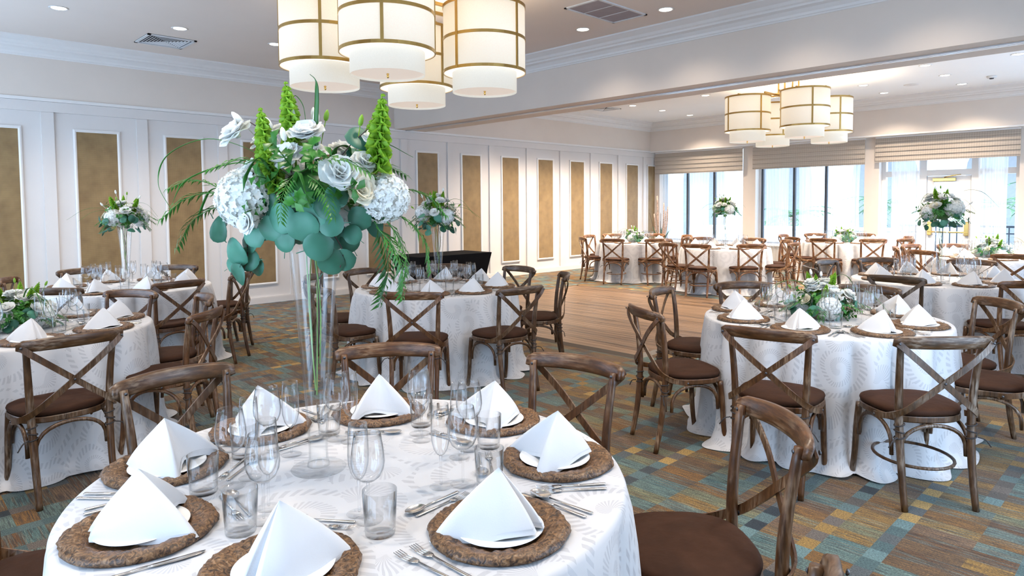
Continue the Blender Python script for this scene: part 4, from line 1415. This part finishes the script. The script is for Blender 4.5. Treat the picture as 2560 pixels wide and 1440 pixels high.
def table(ti, t):
    cx, cy = t['c']
    o = empty('banquet_table', (cx, cy, 0))
    tag(o, 'round folding banquet table under the cloth, the %s' % t['w'], 'table', 'round banquet tables')
    link('tabletop', tt_me, o)
    for k in range(4): link('leg', tl_me, o, rot=(0, 0, PI / 4 + k * PI / 2))
    link('cross_brace', tf_me, o, rot=(0, 0, PI / 4)); link('cross_brace', tf_me, o, (0, 0, .02), (0, 0, -PI / 4))
    c = link('tablecloth', cloth_mesh(ti * 7 + 1), None, (cx, cy, 0.0), (0, 0, ti * 0.7))
    tag(c, 'ivory jacquard floor-length tablecloth on the %s' % t['w'], 'tablecloth', 'ivory tablecloths')
    near = ti in (1, 2, 4, 5)
    cut = ti in (1, 2, 4, 5)
    rnd = random.Random(ti * 13)
    for k, (az, side) in enumerate(places(t)):
        ar = R_(az + rnd.uniform(-2.5, 2.5))
        rad = .575 + rnd.uniform(-.02, .015)
        if ti == 1:
            for (ma, mr) in ((174, .58), (132, .60), (95, .58), (52, .56), (6, .585), (-37, .585), (-86, .55), (-140, .545)):
                if abs((ma - az + 180) % 360 - 180) < 22: ar, rad = R_(ma), mr
        px, py = cx + rad * math.cos(ar), cy + rad * math.sin(ar)
        yv = Vector((-math.cos(ar), -math.sin(ar), 0)); xv = Vector((yv.y, -yv.x, 0))
        rz = math.atan2(yv.y, yv.x) - PI / 2
        def W(lx, ly): return (px + xv.x * lx + yv.x * ly, py + xv.y * lx + yv.y * ly)
        w = '%s place of the %s' % (side, t['w'])
        if in_view(px, py, TOP, TOP + .15, .18, 20):
            ch = link('charger_plate', charger_me, None, (px, py, TOP + .0005), (0, 0, rnd.uniform(0, 6)))
            tag(ch, 'carved brown wooden charger at the ' + w, 'charger', 'carved wooden chargers')
            pl = link('dinner_plate', plate_me, None, (px + rnd.uniform(-.008, .008), py + rnd.uniform(-.008, .008), TOP + .0045), (0, 0, 0))
            tag(pl, 'white dinner plate at the ' + w, 'plate', 'white plates on chargers')
            nk = link('napkin', napkin_mes[(k + ti) % 5], None, (px, py, TOP + .0195), (0, 0, rz + rnd.uniform(-.35, .35)), scale=1.0 if ti == 1 else .90)
            tag(nk, 'white pyramid-folded napkin at the ' + w, 'napkin', 'pyramid-folded napkins')
        for (nm, lab, cat, lx, ly, parts, one) in (('wine_glass', 'empty wine glass at the ', 'wine glass', .125, .255, WINE, wine_one), ('champagne_flute', 'empty champagne flute at the ', 'champagne flute', .072, .290, FLUTE, flute_one), ('tumbler', 'short clear water tumbler at the ', 'tumbler', .162, .192, None, tumbler_me)):
            gx, gy = W(lx + rnd.uniform(-.015, .015), ly + rnd.uniform(-.012, .012))
            if not in_view(gx, gy, TOP, TOP + .2, .05, 20): continue
            if parts and near:
                g = empty(nm, (gx, gy, TOP + .0008))
                for pn, me in parts: link(pn, me, g)
            else:
                g = link(nm, one, None, (gx, gy, TOP + .0008))
            tag(g, lab + w, cat, {'wine_glass': 'wine glasses', 'champagne_flute': 'champagne flutes', 'tumbler': 'water tumblers'}[nm] + ' on the tables')
        if cut:
            for (nm, me, lx, ly, r, lab) in (('dinner_fork', 'fork', -.192, -.10, 0, 'dinner fork close to the charger, '), ('salad_fork', 'fork', -.222, -.095, 0, 'outer fork, '), ('table_knife', 'knife', .190, -.12, 0, 'table knife close to the charger, '),
                                          ('soup_spoon', 'spoon', .218, -.12, 0, 'soup spoon beside the knife, '), ('dessert_spoon', 'spoon', .085, .232, 90, 'dessert spoon laid above the charger, '), ('dessert_fork', 'fork', -.085, .205, -90, 'dessert fork laid above the charger, ')):
                qx, qy = W(lx, ly)
                if not in_view(qx, qy, TOP, TOP + .02, .1, 10): continue
                c_ = link(nm, CU[me], None, (qx, qy, TOP + .0008), (0, 0, rz + R_(r) + rnd.uniform(-.05, .05)), scale=.92 if 'dessert' in nm else 1.0)
                tag(c_, lab + w, nm.split('_')[1], 'steel cutlery on the tables')
for ti, t in T.items(): table(ti, t)

# ------------------------------------------------------------------ flowers
def petal_grid(mb, az, tilt, ln, wd, curl, z0=0.0, r0=0.0, seed=0):
    """one cupped petal leaving the axis at azimuth az, opening angle tilt from the axis"""
    rnd = random.Random(seed)
    rows = []
    for i in range(5):
        t = i / 4
        row = []
        w = wd * (math.sin(PI * min(1, .14 + t * .66)) ** .6)
        a = tilt + curl * t
        # integrate along the petal
        rad = r0 + ln * t * math.sin(a)
        z = z0 + ln * t * math.cos(a)
        for k in range(5):
            s = (k - 2) / 2
            side = w * s
            cup = .25 * w * s * s
            wob = .06 * ln * t * math.sin(3 * s + seed) * rnd.uniform(.3, 1)
            rr = rad - cup * math.cos(a)
            zz = z + cup * math.sin(a) + wob
            row.append((rr * math.cos(az) - side * math.sin(az), rr * math.sin(az) + side * math.cos(az), zz))
        rows.append(row)
    v = sum(rows, []); f = []
    for i in range(4):
        for k in range(4):
            f.append((i * 5 + k, i * 5 + k + 1, (i + 1) * 5 + k + 1, (i + 1) * 5 + k))
    mb.add(v, f, True)
def lisianthus(seed, mat, open_=1.0):
    rnd = random.Random(seed)
    mb = MB()
    for ring, (n, tilt, ln, wd, curl) in enumerate(((4, .12, .028, .019, .10), (5, .38, .035, .027, .22), (6, .75 * open_, .040, .032, .30), (6, 1.1 * open_, .043, .034, .30))):
        for k in range(n):
            petal_grid(mb, 2 * PI * k / n + ring * .5 + rnd.uniform(-.15, .15), tilt + rnd.uniform(-.08, .08), ln * rnd.uniform(.9, 1.1), wd, curl, 0, .002, seed * 31 + ring * 7 + k)
    mb.lathe([(0, -.012), (.006, -.01), (.011, .0), (.010, .008), (0, .012)], 8)
    return mb.mesh('lisianthus', mat)
def hydrangea(seed, mat):
    rnd = random.Random(seed)
    mb = MB()
    mb.lathe([(.0, -.07), (.04, -.055), (.066, -.02), (.072, .01), (.062, .04), (.036, .064), (.0, .074)], 14)
    n = 300
    for k in range(n):
        z = 1 - 1.75 * (k + .5) / n
        a = k * 2.39996 + rnd.uniform(-.15, .15)
        r = math.sqrt(max(0, 1 - z * z))
        nrm = Vector((r * math.cos(a), r * math.sin(a), z))
        c = nrm * (.078 + rnd.uniform(-.005, .006))
        q = nrm.to_track_quat('Z', 'Y').to_matrix().to_4x4()
        sp_ = rnd.uniform(0, 1.57)
        Mx = Matrix.Translation(c) @ q @ Matrix.Rotation(sp_, 4, 'Z') @ Matrix.Rotation(rnd.uniform(-.3, .3), 4, 'X')
        s = rnd.uniform(.0082, .0108)
        for p in range(4):
            b = p * PI / 2
            cb, sb = math.cos(b), math.sin(b)
            def rt(u, v, z_): return (u * cb - v * sb, u * sb + v * cb, z_)
            vs = [rt(0, 0, 0), rt(s * .5, -s * .55, .002), rt(s * 1.1, -s * .38, .004), rt(s * 1.25, 0, .0015), rt(s * 1.1, s * .38, .004), rt(s * .5, s * .55, .002), rt(s * .7, 0, .0005)]
            mb.add(vs, [(0, 1, 6), (1, 2, 6), (2, 3, 6), (3, 4, 6), (4, 5, 6), (5, 0, 6)], True, Mx)
    return mb.mesh('hydrangea', mat)
def bells(seed):
    rnd = random.Random(seed)
    mb = MB()
    L_ = .20
    mb.sweep([(0, 0, -.05), (.004, 0, .08), (0, .003, L_)], [.004, .0035, .002], n=6)
    m = 11
    for i in range(m):
        t = i / (m - 1)
        z = .005 + t * (L_ - .01)
        sz = .0225 * (1 - .42 * t - .40 * t ** 4)
        for k in range(5):
            a = 2 * PI * k / 5 + i * .63
            d = Vector((math.cos(a), math.sin(a), .55 + .5 * t)).normalized()
            Mx = Matrix.Translation((0, 0, z)) @ d.to_track_quat('Z', 'Y').to_matrix().to_4x4() @ Matrix.Rotation(rnd.uniform(0, 3), 4, 'Z')
            n = 7
            v = []
            for (r, h) in ((.12, .1), (.62, .55), (1.0, 1.05), (1.15, 1.35)):
                for j in range(n):
                    b = 2 * PI * j / n
                    w = 1 + (.14 * math.sin(3 * b + i) if h > 1 else 0)
                    v.append((r * sz * w * math.cos(b), r * sz * w * math.sin(b), h * sz))
            f = [(q * n + j, q * n + (j + 1) % n, (q + 1) * n + (j + 1) % n, (q + 1) * n + j) for q in range(3) for j in range(n)]
            mb.add(v, f, True, Mx)
    return mb.mesh('bells_of_ireland', M['lime'])
def euc_leaf(seed):
    rnd = random.Random(seed)
    mb = MB()
    n = 16
    v = [(0, 0, 0)]
    for rr, zz in ((.5, .0012), (.85, .0005), (1.0, -.003)):
        for k in range(n):
            a = 2 * PI * k / n
            w = 1 + .05 * math.sin(2 * a + seed) + (.08 if k == 4 else 0)
            v.append((.036 * rr * w * math.cos(a) * .97, .036 * rr * w * math.sin(a), zz + .0045 * math.cos(2 * a) * rr * rr - .002))
    f = [(0, 1 + k, 1 + (k + 1) % n) for k in range(n)]
    for q in range(2):
        f += [(1 + q * n + k, 1 + (q + 1) * n + k, 1 + (q + 1) * n + (k + 1) % n, 1 + q * n + (k + 1) % n) for k in range(n)]
    b = len(v)
    mb.add(v, f, True)
    mb.add([(x, y, z - .0009) for x, y, z in v], [q[::-1] for q in f], True)
    mb.sweep([(0, -.034, -.003), (0, -.052, -.002)], .0012, n=5)
    return mb.mesh('eucalyptus_leaf', M['euc'])
def fern(seed, mat):
    rnd = random.Random(seed)
    mb = MB()
    P = bez([(0, 0, 0), (0, .07, .018), (0, .14, .012), (0, .21, -.030)], 5)
    mb.sweep(P, [.0022 - .0015 * i / (len(P) - 1) for i in range(len(P))], n=5)
    for i in range(2, len(P)):
        t = i / (len(P) - 1)
        ln = .085 * (1 - .55 * t) * (.75 + .25 * math.sin(PI * t))
        for s in (-1, 1):
            tan = (P[i] - P[i - 1]).normalized()
            d = (Vector((s, 0, 0)) * .75 + tan * .8 + Vector((0, 0, rnd.uniform(-.25, .1)))).normalized()
            q0 = P[i]; q1 = q0 + d * ln * .5 + Vector((0, 0, .003)); q2 = q0 + d * ln + Vector((0, 0, -.010))
            sd = d.cross(Vector((0, 0, 1))).normalized() * .0045
            mb.add([q0, q1 - sd, q2, q1 + sd, q1 + Vector((0, 0, -.0015))], [(0, 1, 4), (1, 2, 4), (2, 3, 4), (3, 0, 4), (0, 3, 2, 1)], False)
    return mb.mesh('fern_frond', mat)
def sprig(seed, mat):
    rnd = random.Random(seed)
    mb = MB()
    P = bez([(0, 0, 0), (0, .006, .06), (0, -.004, .13)], 4)
    mb.sweep(P, .0018, n=5)
    for i in range(2, len(P)):
        for s in (0, 1):
            a = i * 2.4 + s * PI
            d = Vector((math.cos(a), math.sin(a), .5)).normalized()
            q0 = P[i]; ln = rnd.uniform(.035, .05)
            sd = d.cross(Vector((0, 0, 1))).normalized() * .013
            q1 = q0 + d * ln * .5; q2 = q0 + d * ln + Vector((0, 0, -.012))
            mb.add([q0, q1 - sd + Vector((0, 0, .004)), q2, q1 + sd + Vector((0, 0, .004)), q1], [(0, 1, 4), (1, 2, 4), (2, 3, 4), (3, 0, 4)], True)
    return mb.mesh('leaf_sprig', mat)
def bud(seed):
    mb = MB()
    mb.lathe([(0, 0), (.006, .002), (.0095, .012), (.009, .024), (.005, .036), (0, .041)], 9)
    mb.sweep([(0, 0, 0), (.003, 0, -.04), (0, 0, -.11)], .0015, n=5)
    return mb.mesh('flower_bud', M['petal'])
def bud_green(seed):
    mb = MB()
    mb.lathe([(0, 0), (.005, .002), (.0075, .010), (.007, .022), (.003, .032), (0, .035)], 9)
    mb.sweep([(0, 0, 0), (.003, 0, -.04), (0, 0, -.11)], .0015, n=5)
    return mb.mesh('green_bud', M['lime'])
def blade_mesh(pts, w=.006, mat=None):
    P = bez(pts, 8)
    m = len(P)
    W = [w * (.55 + .45 * math.sin(PI * min(1, .15 + .8 * i / (m - 1)))) * (1 if i < m * .7 else max(.08, (m - 1 - i) / (m * .3))) for i in range(m)]
    return MB().sweep(P, W, [.0009] * m, n=6, up=(0.25, 0.1, 1)).mesh('grass_blade', mat or M['green'])
FL = dict(lis=[lisianthus(k, M['petal'], o) for k, o in ((1, 1.0), (2, .75), (3, 1.15))], cream=[lisianthus(7, M['cream'], .7)], hyd=[hydrangea(1, M['petal']), hydrangea(2, M['petal'])], bell=[bells(1), bells(2)],
          euc=[euc_leaf(k) for k in range(3)], fern=[fern(k, M['green']) for k in range(2)], sprig=[sprig(k, M['green']) for k in range(2)], bud=[bud(1)], gbud=[bud_green(1)])
core_me = MB().lathe([(0, -.055), (.05, -.045), (.085, -.01), (.09, .03), (.06, .075), (0, .10)], 14).mesh('foliage_core', M['green'])
def put(parent, key, pos, d, scale=1.0, roll=None, rnd=random, name=None):
    me = FL[key][rnd.randrange(len(FL[key]))]
    q = Vector(d).normalized().to_track_quat('Z', 'Y')
    e = (q.to_matrix() @ Matrix.Rotation(rnd.uniform(0, 6.28) if roll is None else roll, 3, 'Z')).to_euler()
    o = bpy.data.objects.new(me.name.split('.')[0], me)
    COL.objects.link(o)
    o.parent = parent
    o.location = pos
    o.rotation_euler = e
    o.scale = (scale,) * 3
    return o
def sph(az, el, r): return Vector((math.cos(az) * math.cos(el) * r, math.sin(az) * math.cos(el) * r, math.sin(el) * r))

def arrangement(loc, seed, label, low=False):
    rnd = random.Random(seed)
    o = empty('flower_arrangement', loc)
    tag(o, label, 'flowers', 'white and green centrepieces')
    link('foliage_core', core_me, o, (0, 0, .05 if not low else .055))
    zc = .05
    for k in range(3):
        az = k * 2.1 + rnd.uniform(-.3, .3) + seed
        p = sph(az, rnd.uniform(.05, .4), .14) + Vector((0, 0, zc)); put(o, 'hyd', p, p, rnd.uniform(.88, 1.08), rnd=rnd)
    for k in range(15):
        p = sph(k * 2.4 + rnd.uniform(-.3, .3), R_(rnd.uniform(15, 85)), rnd.uniform(.15, .205)) + Vector((0, 0, zc)); put(o, 'lis', p, p + Vector((0, 0, .05)), rnd.uniform(.95, 1.2), rnd=rnd)
    for k in range(3):
        p = sph(k * 2.1 + 1 + rnd.uniform(-.4, .4), R_(rnd.uniform(10, 45)), .165) + Vector((0, 0, zc)); put(o, 'cream', p, p, .95, rnd=rnd)
    for k in range(5):
        az = k * 1.26 + rnd.uniform(-.3, .3); el = R_(rnd.uniform(38, 78))
        p = sph(az, el, .13) + Vector((0, 0, zc)); put(o, 'bell', p, sph(az, el, 1) + Vector((0, 0, .7)), rnd.uniform(.62, .8), rnd=rnd)
    for k in range(6):
        az = rnd.uniform(0, 6.28); el = R_(rnd.uniform(20, 75))
        p = sph(az, el, rnd.uniform(.24, .29)) + Vector((0, 0, zc)); put(o, 'gbud' if k % 3 == 0 else 'bud', p, sph(az, el, 1) + Vector((0, 0, .4)), 1.0, rnd=rnd)
    for k in range(26):
        az = k * 2.4 + rnd.uniform(-.2, .2); el = R_(rnd.uniform(-38, 12) if not low else rnd.uniform(-8, 25)); r = rnd.uniform(.15, .235)
        p = sph(az, el, r) + Vector((0, 0, zc))
        if low: p.z = max(p.z, .02)
        put(o, 'euc', p, sph(az, R_(rnd.uniform(-10, 70)), 1), rnd.uniform(.75, 1.1), rnd=rnd)
    for k in range(14):
        az = k * 2.4 + rnd.uniform(-.3, .3); el = rnd.uniform(-.35, .2) if not low else rnd.uniform(.0, .3)
        p = sph(az, el, .07) + Vector((0, 0, zc))
        d = sph(az, el, 1)
        # the frond grows along its own +Y
        q = d.to_track_quat('Y', 'Z')
        f = put(o, 'fern', p, (0, 0, 1), rnd.uniform(.75, 1.05), 0, rnd=rnd)
        f.rotation_euler = q.to_euler()
    for k in range(20):
        az = k * 2.4; el = R_(rnd.uniform(-15, 45))
        p = sph(az, el, .09) + Vector((0, 0, zc)); put(o, 'sprig', p, sph(az, el, 1), rnd.uniform(.7, 1.0), rnd=rnd)
    for k in range(5):
        az = rnd.uniform(0, 6.28); L2 = rnd.uniform(.30, .46); up = rnd.uniform(.2, .9)
        a = Vector((math.cos(az), math.sin(az), 0))
        pts = [Vector((0, 0, zc)), a * L2 * .35 + Vector((0, 0, zc + L2 * .45 * up + .06)), a * L2 * .75 + Vector((0, 0, zc + L2 * .50 * up + .05)), a * L2 * 1.1 + Vector((0, 0, zc + L2 * .25 * up - .02))]
        link('grass_blade', blade_mesh(pts, .0045), o)
    if low:
        MB().lathe([(0, .0), (.085, .0), (.10, .012), (.11, .045), (.104, .045), (.094, .016), (0, .010)], 24).build('dish', M['planter'], o)
    return o

# trumpet vases
def vase_mesh(h, rt, rb, nm):
    out = [(rb * 1.0, .012), (rb * .82, .03), (rb * .80, .07)]
    for i in range(1, 13):
        t = i / 12
        out.append((rb * .80 + (rt - rb * .80) * t ** 1.15, .07 + (h - .07) * t))
    out[-1] = (rt + .002, h)
    me = []
    me.append(('body', MB().lathe(shell(out, .0035), 40, close=True).mesh(nm + '_body', M['vase'])))
    me.append(('foot', MB().lathe([(0, 0), (.078, 0), (.080, .003), (.077, .006), (.045, .009), (rb, .016), (0, .018)], 40).mesh(nm + '_foot', M['glass_foot'])))
    return me
V_TALL = vase_mesh(.70, .0735, .034, 'trumpet_vase')
V_MID = vase_mesh(.605, .068, .034, 'trumpet_vase_mid')
def vase(x, y, me, label, h, seed):
    o = empty('trumpet_vase', (x, y, TOP + .001))
    tag(o, label, 'vase', 'tall clear trumpet vases')
    for nm, m_ in me: link(nm, m_, o)
    return o
def stems(parent, h, seed, n=5):
    rnd = random.Random(seed)
    for k in range(n):
        a = 2 * PI * k / n + rnd.uniform(-.3, .3)
        r1 = rnd.uniform(.01, .045); r0 = rnd.uniform(0, .012); b = a + rnd.uniform(1.5, 3.5)
        L2 = rnd.uniform(.45, .93) * h
        P = [(r1 * math.cos(a), r1 * math.sin(a), .03), ((r1 + r0) / 2 * math.cos((a + b) / 2), (r1 + r0) / 2 * math.sin((a + b) / 2), -L2 * .5), (r0 * math.cos(b), r0 * math.sin(b), -L2)]
        MB().sweep(bez(P, 4), .0021, n=6).build('flower_stem', M['stem'] if k % 3 else M['twig'], parent)
for ti, (x, y), h, lab in ((3, (1.92, 7.53), .605, 'by the gold wall panels'), (4, (4.0, 5.13), .605, 'before the black draped table'), (6, (7.66, 1.80), .605, 'at the right edge of the picture'), (8, (11.1, 5.95), .605, 'in front of the window column')):
    vase(x, y, V_MID, 'tall clear glass trumpet vase ' + lab, h, ti)
    o = arrangement((x, y, TOP + h + .005), ti * 3 + 1, 'white and green flowers in the tall vase ' + lab)
    stems(o, h, ti)
for ti, lab in ((2, 'at the left edge of the picture'), (5, 'on the table beside the dance floor'), (7, 'on the far corner table'), (9, 'on the table by the middle window'), (10, 'on the table before the glazed door')):
    cx, cy = T[ti]['c']
    arrangement((cx, cy, TOP + .001), ti * 5 + 2, 'low white and green flower centrepiece ' + lab, low=True)

# the foreground vase and its large arrangement
VX, VY = .962, 1.826
VH = .70
vase(VX, VY, V_TALL, 'tallest clear glass trumpet vase, on the foreground table', VH, 1)
big = empty('flower_arrangement', (VX, VY, TOP + VH + .005))
tag(big, 'large foreground bouquet of white hydrangeas, lisianthus, eucalyptus and green bells', 'flowers', 'white and green centrepieces')
RV = Vector((CR.x, CR.y, 0)).normalized()
FV = Vector((_f.x, _f.y, 0)).normalized()
K1 = 1.99 / F_PX
def B(px, py, d=0.0):
    """offset from the vase rim: px, py as seen from the photographer's side, d metres toward the room"""
    k = K1 * (1 + d / 1.99)
    return RV * ((px - 785) * k) + Vector((0, 0, (577 - py) * k)) + FV * d
brnd = random.Random(21)
CB = B(790, 470)
def out(p, up=.25): return (p - CB).normalized() + Vector((0, 0, up))
link('foliage_core', core_me, big, B(785, 500), scale=1.05)
for (px, py, d, s) in ((638, 488, -.05, 1.05), (962, 490, .0, .88), (700, 430, .08, .8), (860, 520, .12, .85)):
    p = B(px, py, d); put(big, 'hyd', p, out(p), s, rnd=brnd)
LIS = [(606, 330, -.02, 1.1), (655, 350, .05, .85), (783, 332, -.03, 1.15), (740, 385, -.06, 1.05), (790, 385, -.01, 1.1), (878, 428, -.10, 1.25), (935, 352, .02, .85), (922, 402, -.04, .8), (640, 425, -.02, .9), (690, 330, .1, .9), (840, 380, .1, 1.0), (655, 545, -.12, .7), (900, 520, .1, .9)]
for (px, py, d, s) in LIS:
    p = B(px, py, d); v = out(p, .5) - FV * .55; put(big, 'lis', p, v, s * 0.98, rnd=brnd)
for (px, py, d, s) in ((915, 468, -.07, 1.15), (760, 372, .03, 1.1), (700, 400, .1, 1.0)):
    p = B(px, py, d); put(big, 'cream', p, out(p, .3) - FV * .5, s, rnd=brnd)
for (px, py, d, s, lx) in ((690, 445, -.03, 1.05, -.12), (742, 372, .0, 1.0, -.1), (950, 425, -.02, 1.12, .10), (720, 470, -.08, .8, -.3), (660, 400, .1, .8, -.2), (890, 420, .1, .8, .2)):
    p = B(px, py, d); put(big, 'bell', p, RV * lx + Vector((0, 0, 1)), s, rnd=brnd)
for (px, py, d, lx) in ((618, 300, -.02, -.9), (745, 285, 0, -.7), (800, 305, -.01, .05), (816, 300, .02, .2), (906, 312, .0, .2), (735, 345, -.06, -.2), (675, 320, .05, -.5), (780, 300, .06, -.1)):
    p = B(px, py, d); put(big, 'bud' if lx < .1 else 'gbud', p, RV * lx + Vector((0, 0, 1)), 1.0, rnd=brnd)
EUC = [(552, 563, -.03, 1.15), (592, 622, -.02, 1.2), (618, 640, .0, 1.0), (597, 678, -.02, 1.0), (625, 598, .0, 1.0), (560, 530, .04, .9), (650, 575, -.05, 1.05), (575, 655, .02, .7), (735, 535, -.11, 1.2), (738, 590, -.10, 1.0), (790, 556, -.12, 1.25), (823, 607, -.10, 1.2), (845, 648, -.07, 1.1), (872, 642, -.05, .95), (850, 505, -.12, 1.05), (857, 548, -.11, 1.05), (895, 578, -.05, .8), (880, 598, -.02, .9), (700, 560, -.09, 1.1), (905, 342, .0, 1.15), (893, 385, .03, 1.0), (690, 500, -.09, 1.1), (670, 560, -.04, 1.1), (765, 500, -.10, .9), (812, 530, -.11, 1.1), (765, 570, -.07, 1.1), (870, 480, -.09, 1.0), (630, 660, .03, .9), (910, 540, -.04, 1.0), (935, 520, .02, 1.0), (840, 590, -.02, 1.0), (705, 590, .03, 1.0), (760, 545, .1, 1.2), (830, 560, .1, 1.2), (660, 520, .1, 1.1), (920, 560, .1, 1.1)]
for (px, py, d, s) in EUC:
    p = B(px, py, d)
    v = (p - CB).normalized() * .6 - FV * (1.0 if d < .05 else -.8) + Vector((brnd.uniform(-.4, .4), brnd.uniform(-.4, .4), brnd.uniform(0, .6)))
    put(big, 'euc', p, v, s, rnd=brnd)
def frond(p, d, s, k=0):
    f = put(big, 'fern', p, (0, 0, 1), s, 0, rnd=brnd)
    f.rotation_euler = Vector(d).normalized().to_track_quat('Y', 'Z').to_euler()
for (px, py, d, dx, dz, df_, s) in ((600, 480, -.02, -1, -.15, -.1, 1.0), (590, 500, -.02, -.9, -.5, 0, .95), (560, 470, .02, -1, .2, .1, .8), (765, 425, -.09, -.15, -.8, -.6, .7), (800, 430, -.1, .6, -.6, -.5, .75), (780, 420, -.08, .9, .1, -.3, 1.0), (740, 425, -.08, -.9, .2, -.3, .9), (960, 530, -.02, .35, -.9, 0, 1.1), (940, 540, -.02, .2, -1, -.1, 1.15), (970, 520, .02, .7, -.8, .1, 1.0), (955, 560, -.05, .5, -.9, -.2, 1.0), (850, 440, .1, .7, .2, .7, 1.0), (700, 450, .1, -.6, .2, .8, 1.0), (780, 480, .12, 0, -.3, 1, 1.0), (960, 470, .05, 1, -.3, .4, .9)):
    frond(B(px, py, d), RV * dx + Vector((0, 0, dz)) + FV * df_, s)
for k in range(22):
    az = k * 2.4; el = R_(brnd.uniform(-20, 50)); r = brnd.uniform(.06, .10)
    p = B(785, 480) + sph(az, el, r); put(big, 'sprig', p, sph(az, el, 1), brnd.uniform(.7, 1.05), rnd=brnd)
for pts, w in (([(800, 470, 0), (802, 330, -.02), (806, 240, -.02), (804, 200, -.02), (790, 184, -.02)], .0075),
               ([(770, 430, 0), (772, 320, 0), (765, 265, .01), (748, 238, .01), (738, 243, .01)], .005),
               ([(760, 470, 0), (660, 420, -.02), (600, 400, -.02), (480, 440, -.02), (430, 510, 0)], .005),
               ([(750, 450, 0), (640, 375, .02), (520, 342, .04), (420, 380, .04), (393, 450, .04), (425, 520, .04)], .0025),
               ([(720, 460, -.08), (690, 385, -.12), (660, 425, -.14), (650, 470, -.14)], .008),
               ([(760, 450, -.08), (790, 420, -.14), (815, 470, -.17), (825, 505, -.16)], .008),
               ([(820, 450, 0), (845, 370, .0), (872, 365, .02), (880, 400, .02)], .012),
               ([(560, 460, 0), (530, 470, 0), (505, 520, 0), (495, 560, 0)], .004),
               ([(800, 460, .05), (840, 380, .12), (900, 360, .25), (960, 400, .36)], .006)):
    link('grass_blade', blade_mesh([B(*q) for q in pts], w), big)
for pts in ([(820, 440, 0), (855, 390, .0), (885, 355, 0), (925, 320, 0)], [(620, 600, 0), (618, 640, 0), (600, 690, 0)], [(850, 580, -.05), (870, 620, -.05), (865, 660, -.06)], [(760, 470, 0), (690, 340, -.02), (640, 300, -.02)]):
    MB().sweep(bez([B(*q) for q in pts], 5), .0018, n=5).build('twig', M['twig'], big)
stems(big, VH, 1, 6)

# ------------------------------------------------------------------ black draped table and corner planter
bt = empty('draped_table', (7.02, 8.88, 0))
tag(bt, 'rectangular table in a tight black stretch cover by the panelled wall', 'table')
hx, hy, hz = .77, .375, .745
mb = MB()
rows = []
for (z, ix, iy) in ((hz, .01, .01), (hz - .004, 0, 0), (hz - .04, .006, .006), (hz * .6, .06, .045), (hz * .25, .10, .07), (.0, .115, .08)):
    row = []
    n = 8
    for (sx, sy, ex, ey) in ((-1, -1, 1, -1), (1, -1, 1, 1), (1, 1, -1, 1), (-1, 1, -1, -1)):
        for k in range(n):
            t = k / n
            x = (sx + (ex - sx) * t) * (hx - ix); y = (sy + (ey - sy) * t) * (hy - iy)
            pull = math.sin(PI * t) * (hz - z) / hz
            # the cover is drawn inward and up between the feet
            nx, ny = (0, sy) if sy == ey else (sx, 0)
            row.append((x - nx * pull * .05, y - ny * pull * .05, z + (pull * .05 if z < .01 else 0)))
    rows.append(row)
mb.loft(rows, smooth=False, cap0=False)
mb.f.append(tuple(range(len(rows[0])))); mb.sm.append(False)
mb.build('stretch_cover', M['black_cloth'], bt)
MB().box(-hx + .02, hx - .02, -hy + .02, hy - .02, hz - .035, hz - .008).build('tabletop', M['table_wood'], bt)
for sx in (-1, 1):
    for sy in (-1, 1):
        MB().sweep([(sx * (hx - .13), sy * (hy - .10), hz - .03), (sx * (hx - .14), sy * (hy - .11), 0)], .012, n=8).build('leg', M['leg_metal'], bt)

pt = empty('corner_planter', (14.62, 9.62, 0))
tag(pt, 'tall sandstone planter with birch branches and pointed leaves in the far corner', 'planter')
MB().lathe([(0, 0), (.13, 0), (.16, .05), (.21, .55), (.225, .60), (.205, .60), (.19, .55), (0, .52)], 28).build('pot', M['planter'], pt)
prn = random.Random(8)
for k in range(6):
    a = k * 1.05; r = .10; h = prn.uniform(1.25, 1.75); ln = prn.uniform(.02, .16)
    P = [(r * math.cos(a) * .6, r * math.sin(a) * .6, .5), (r * math.cos(a) + ln * .5 * math.cos(a) + .02, r * math.sin(a) + ln * .5 * math.sin(a), (h + .5) / 2), (r * math.cos(a) + ln * math.cos(a), r * math.sin(a) + ln * math.sin(a), h)]
    MB().sweep(bez(P, 4), [.018, .018, .017, .017, .016, .016, .015, .015, .014], n=8).build('birch_branch', M['birch'], pt)
for k in range(7):
    a = k * .9 + .3; h = prn.uniform(.85, 1.15); ln = prn.uniform(.08, .25)
    d = Vector((math.cos(a), math.sin(a), 0))
    P = bez([d * .05 + Vector((0, 0, .5)), d * (.05 + ln * .4) + Vector((0, 0, .5 + (h - .5) * .5)), d * (.05 + ln) + Vector((0, 0, h))], 5)
    n = len(P)
    MB().sweep(P, [.03 * (1 - (i / (n - 1)) ** 2) + .002 for i in range(n)], [.004] * n, n=6, up=tuple(d)).build('sword_leaf', M['euc'], pt)
for k in range(9):
    a = prn.uniform(2.2, 4.4); h = prn.uniform(.9, 1.35); ln = prn.uniform(.15, .4)
    d = Vector((math.cos(a), math.sin(a), 0))
    P = bez([Vector((0, 0, .5)), d * ln * .5 + Vector((0, 0, .8)), d * ln + Vector((0, 0, h))], 4)
    MB().sweep(P, .003, n=4).build('thin_twig', M['twig'], pt)
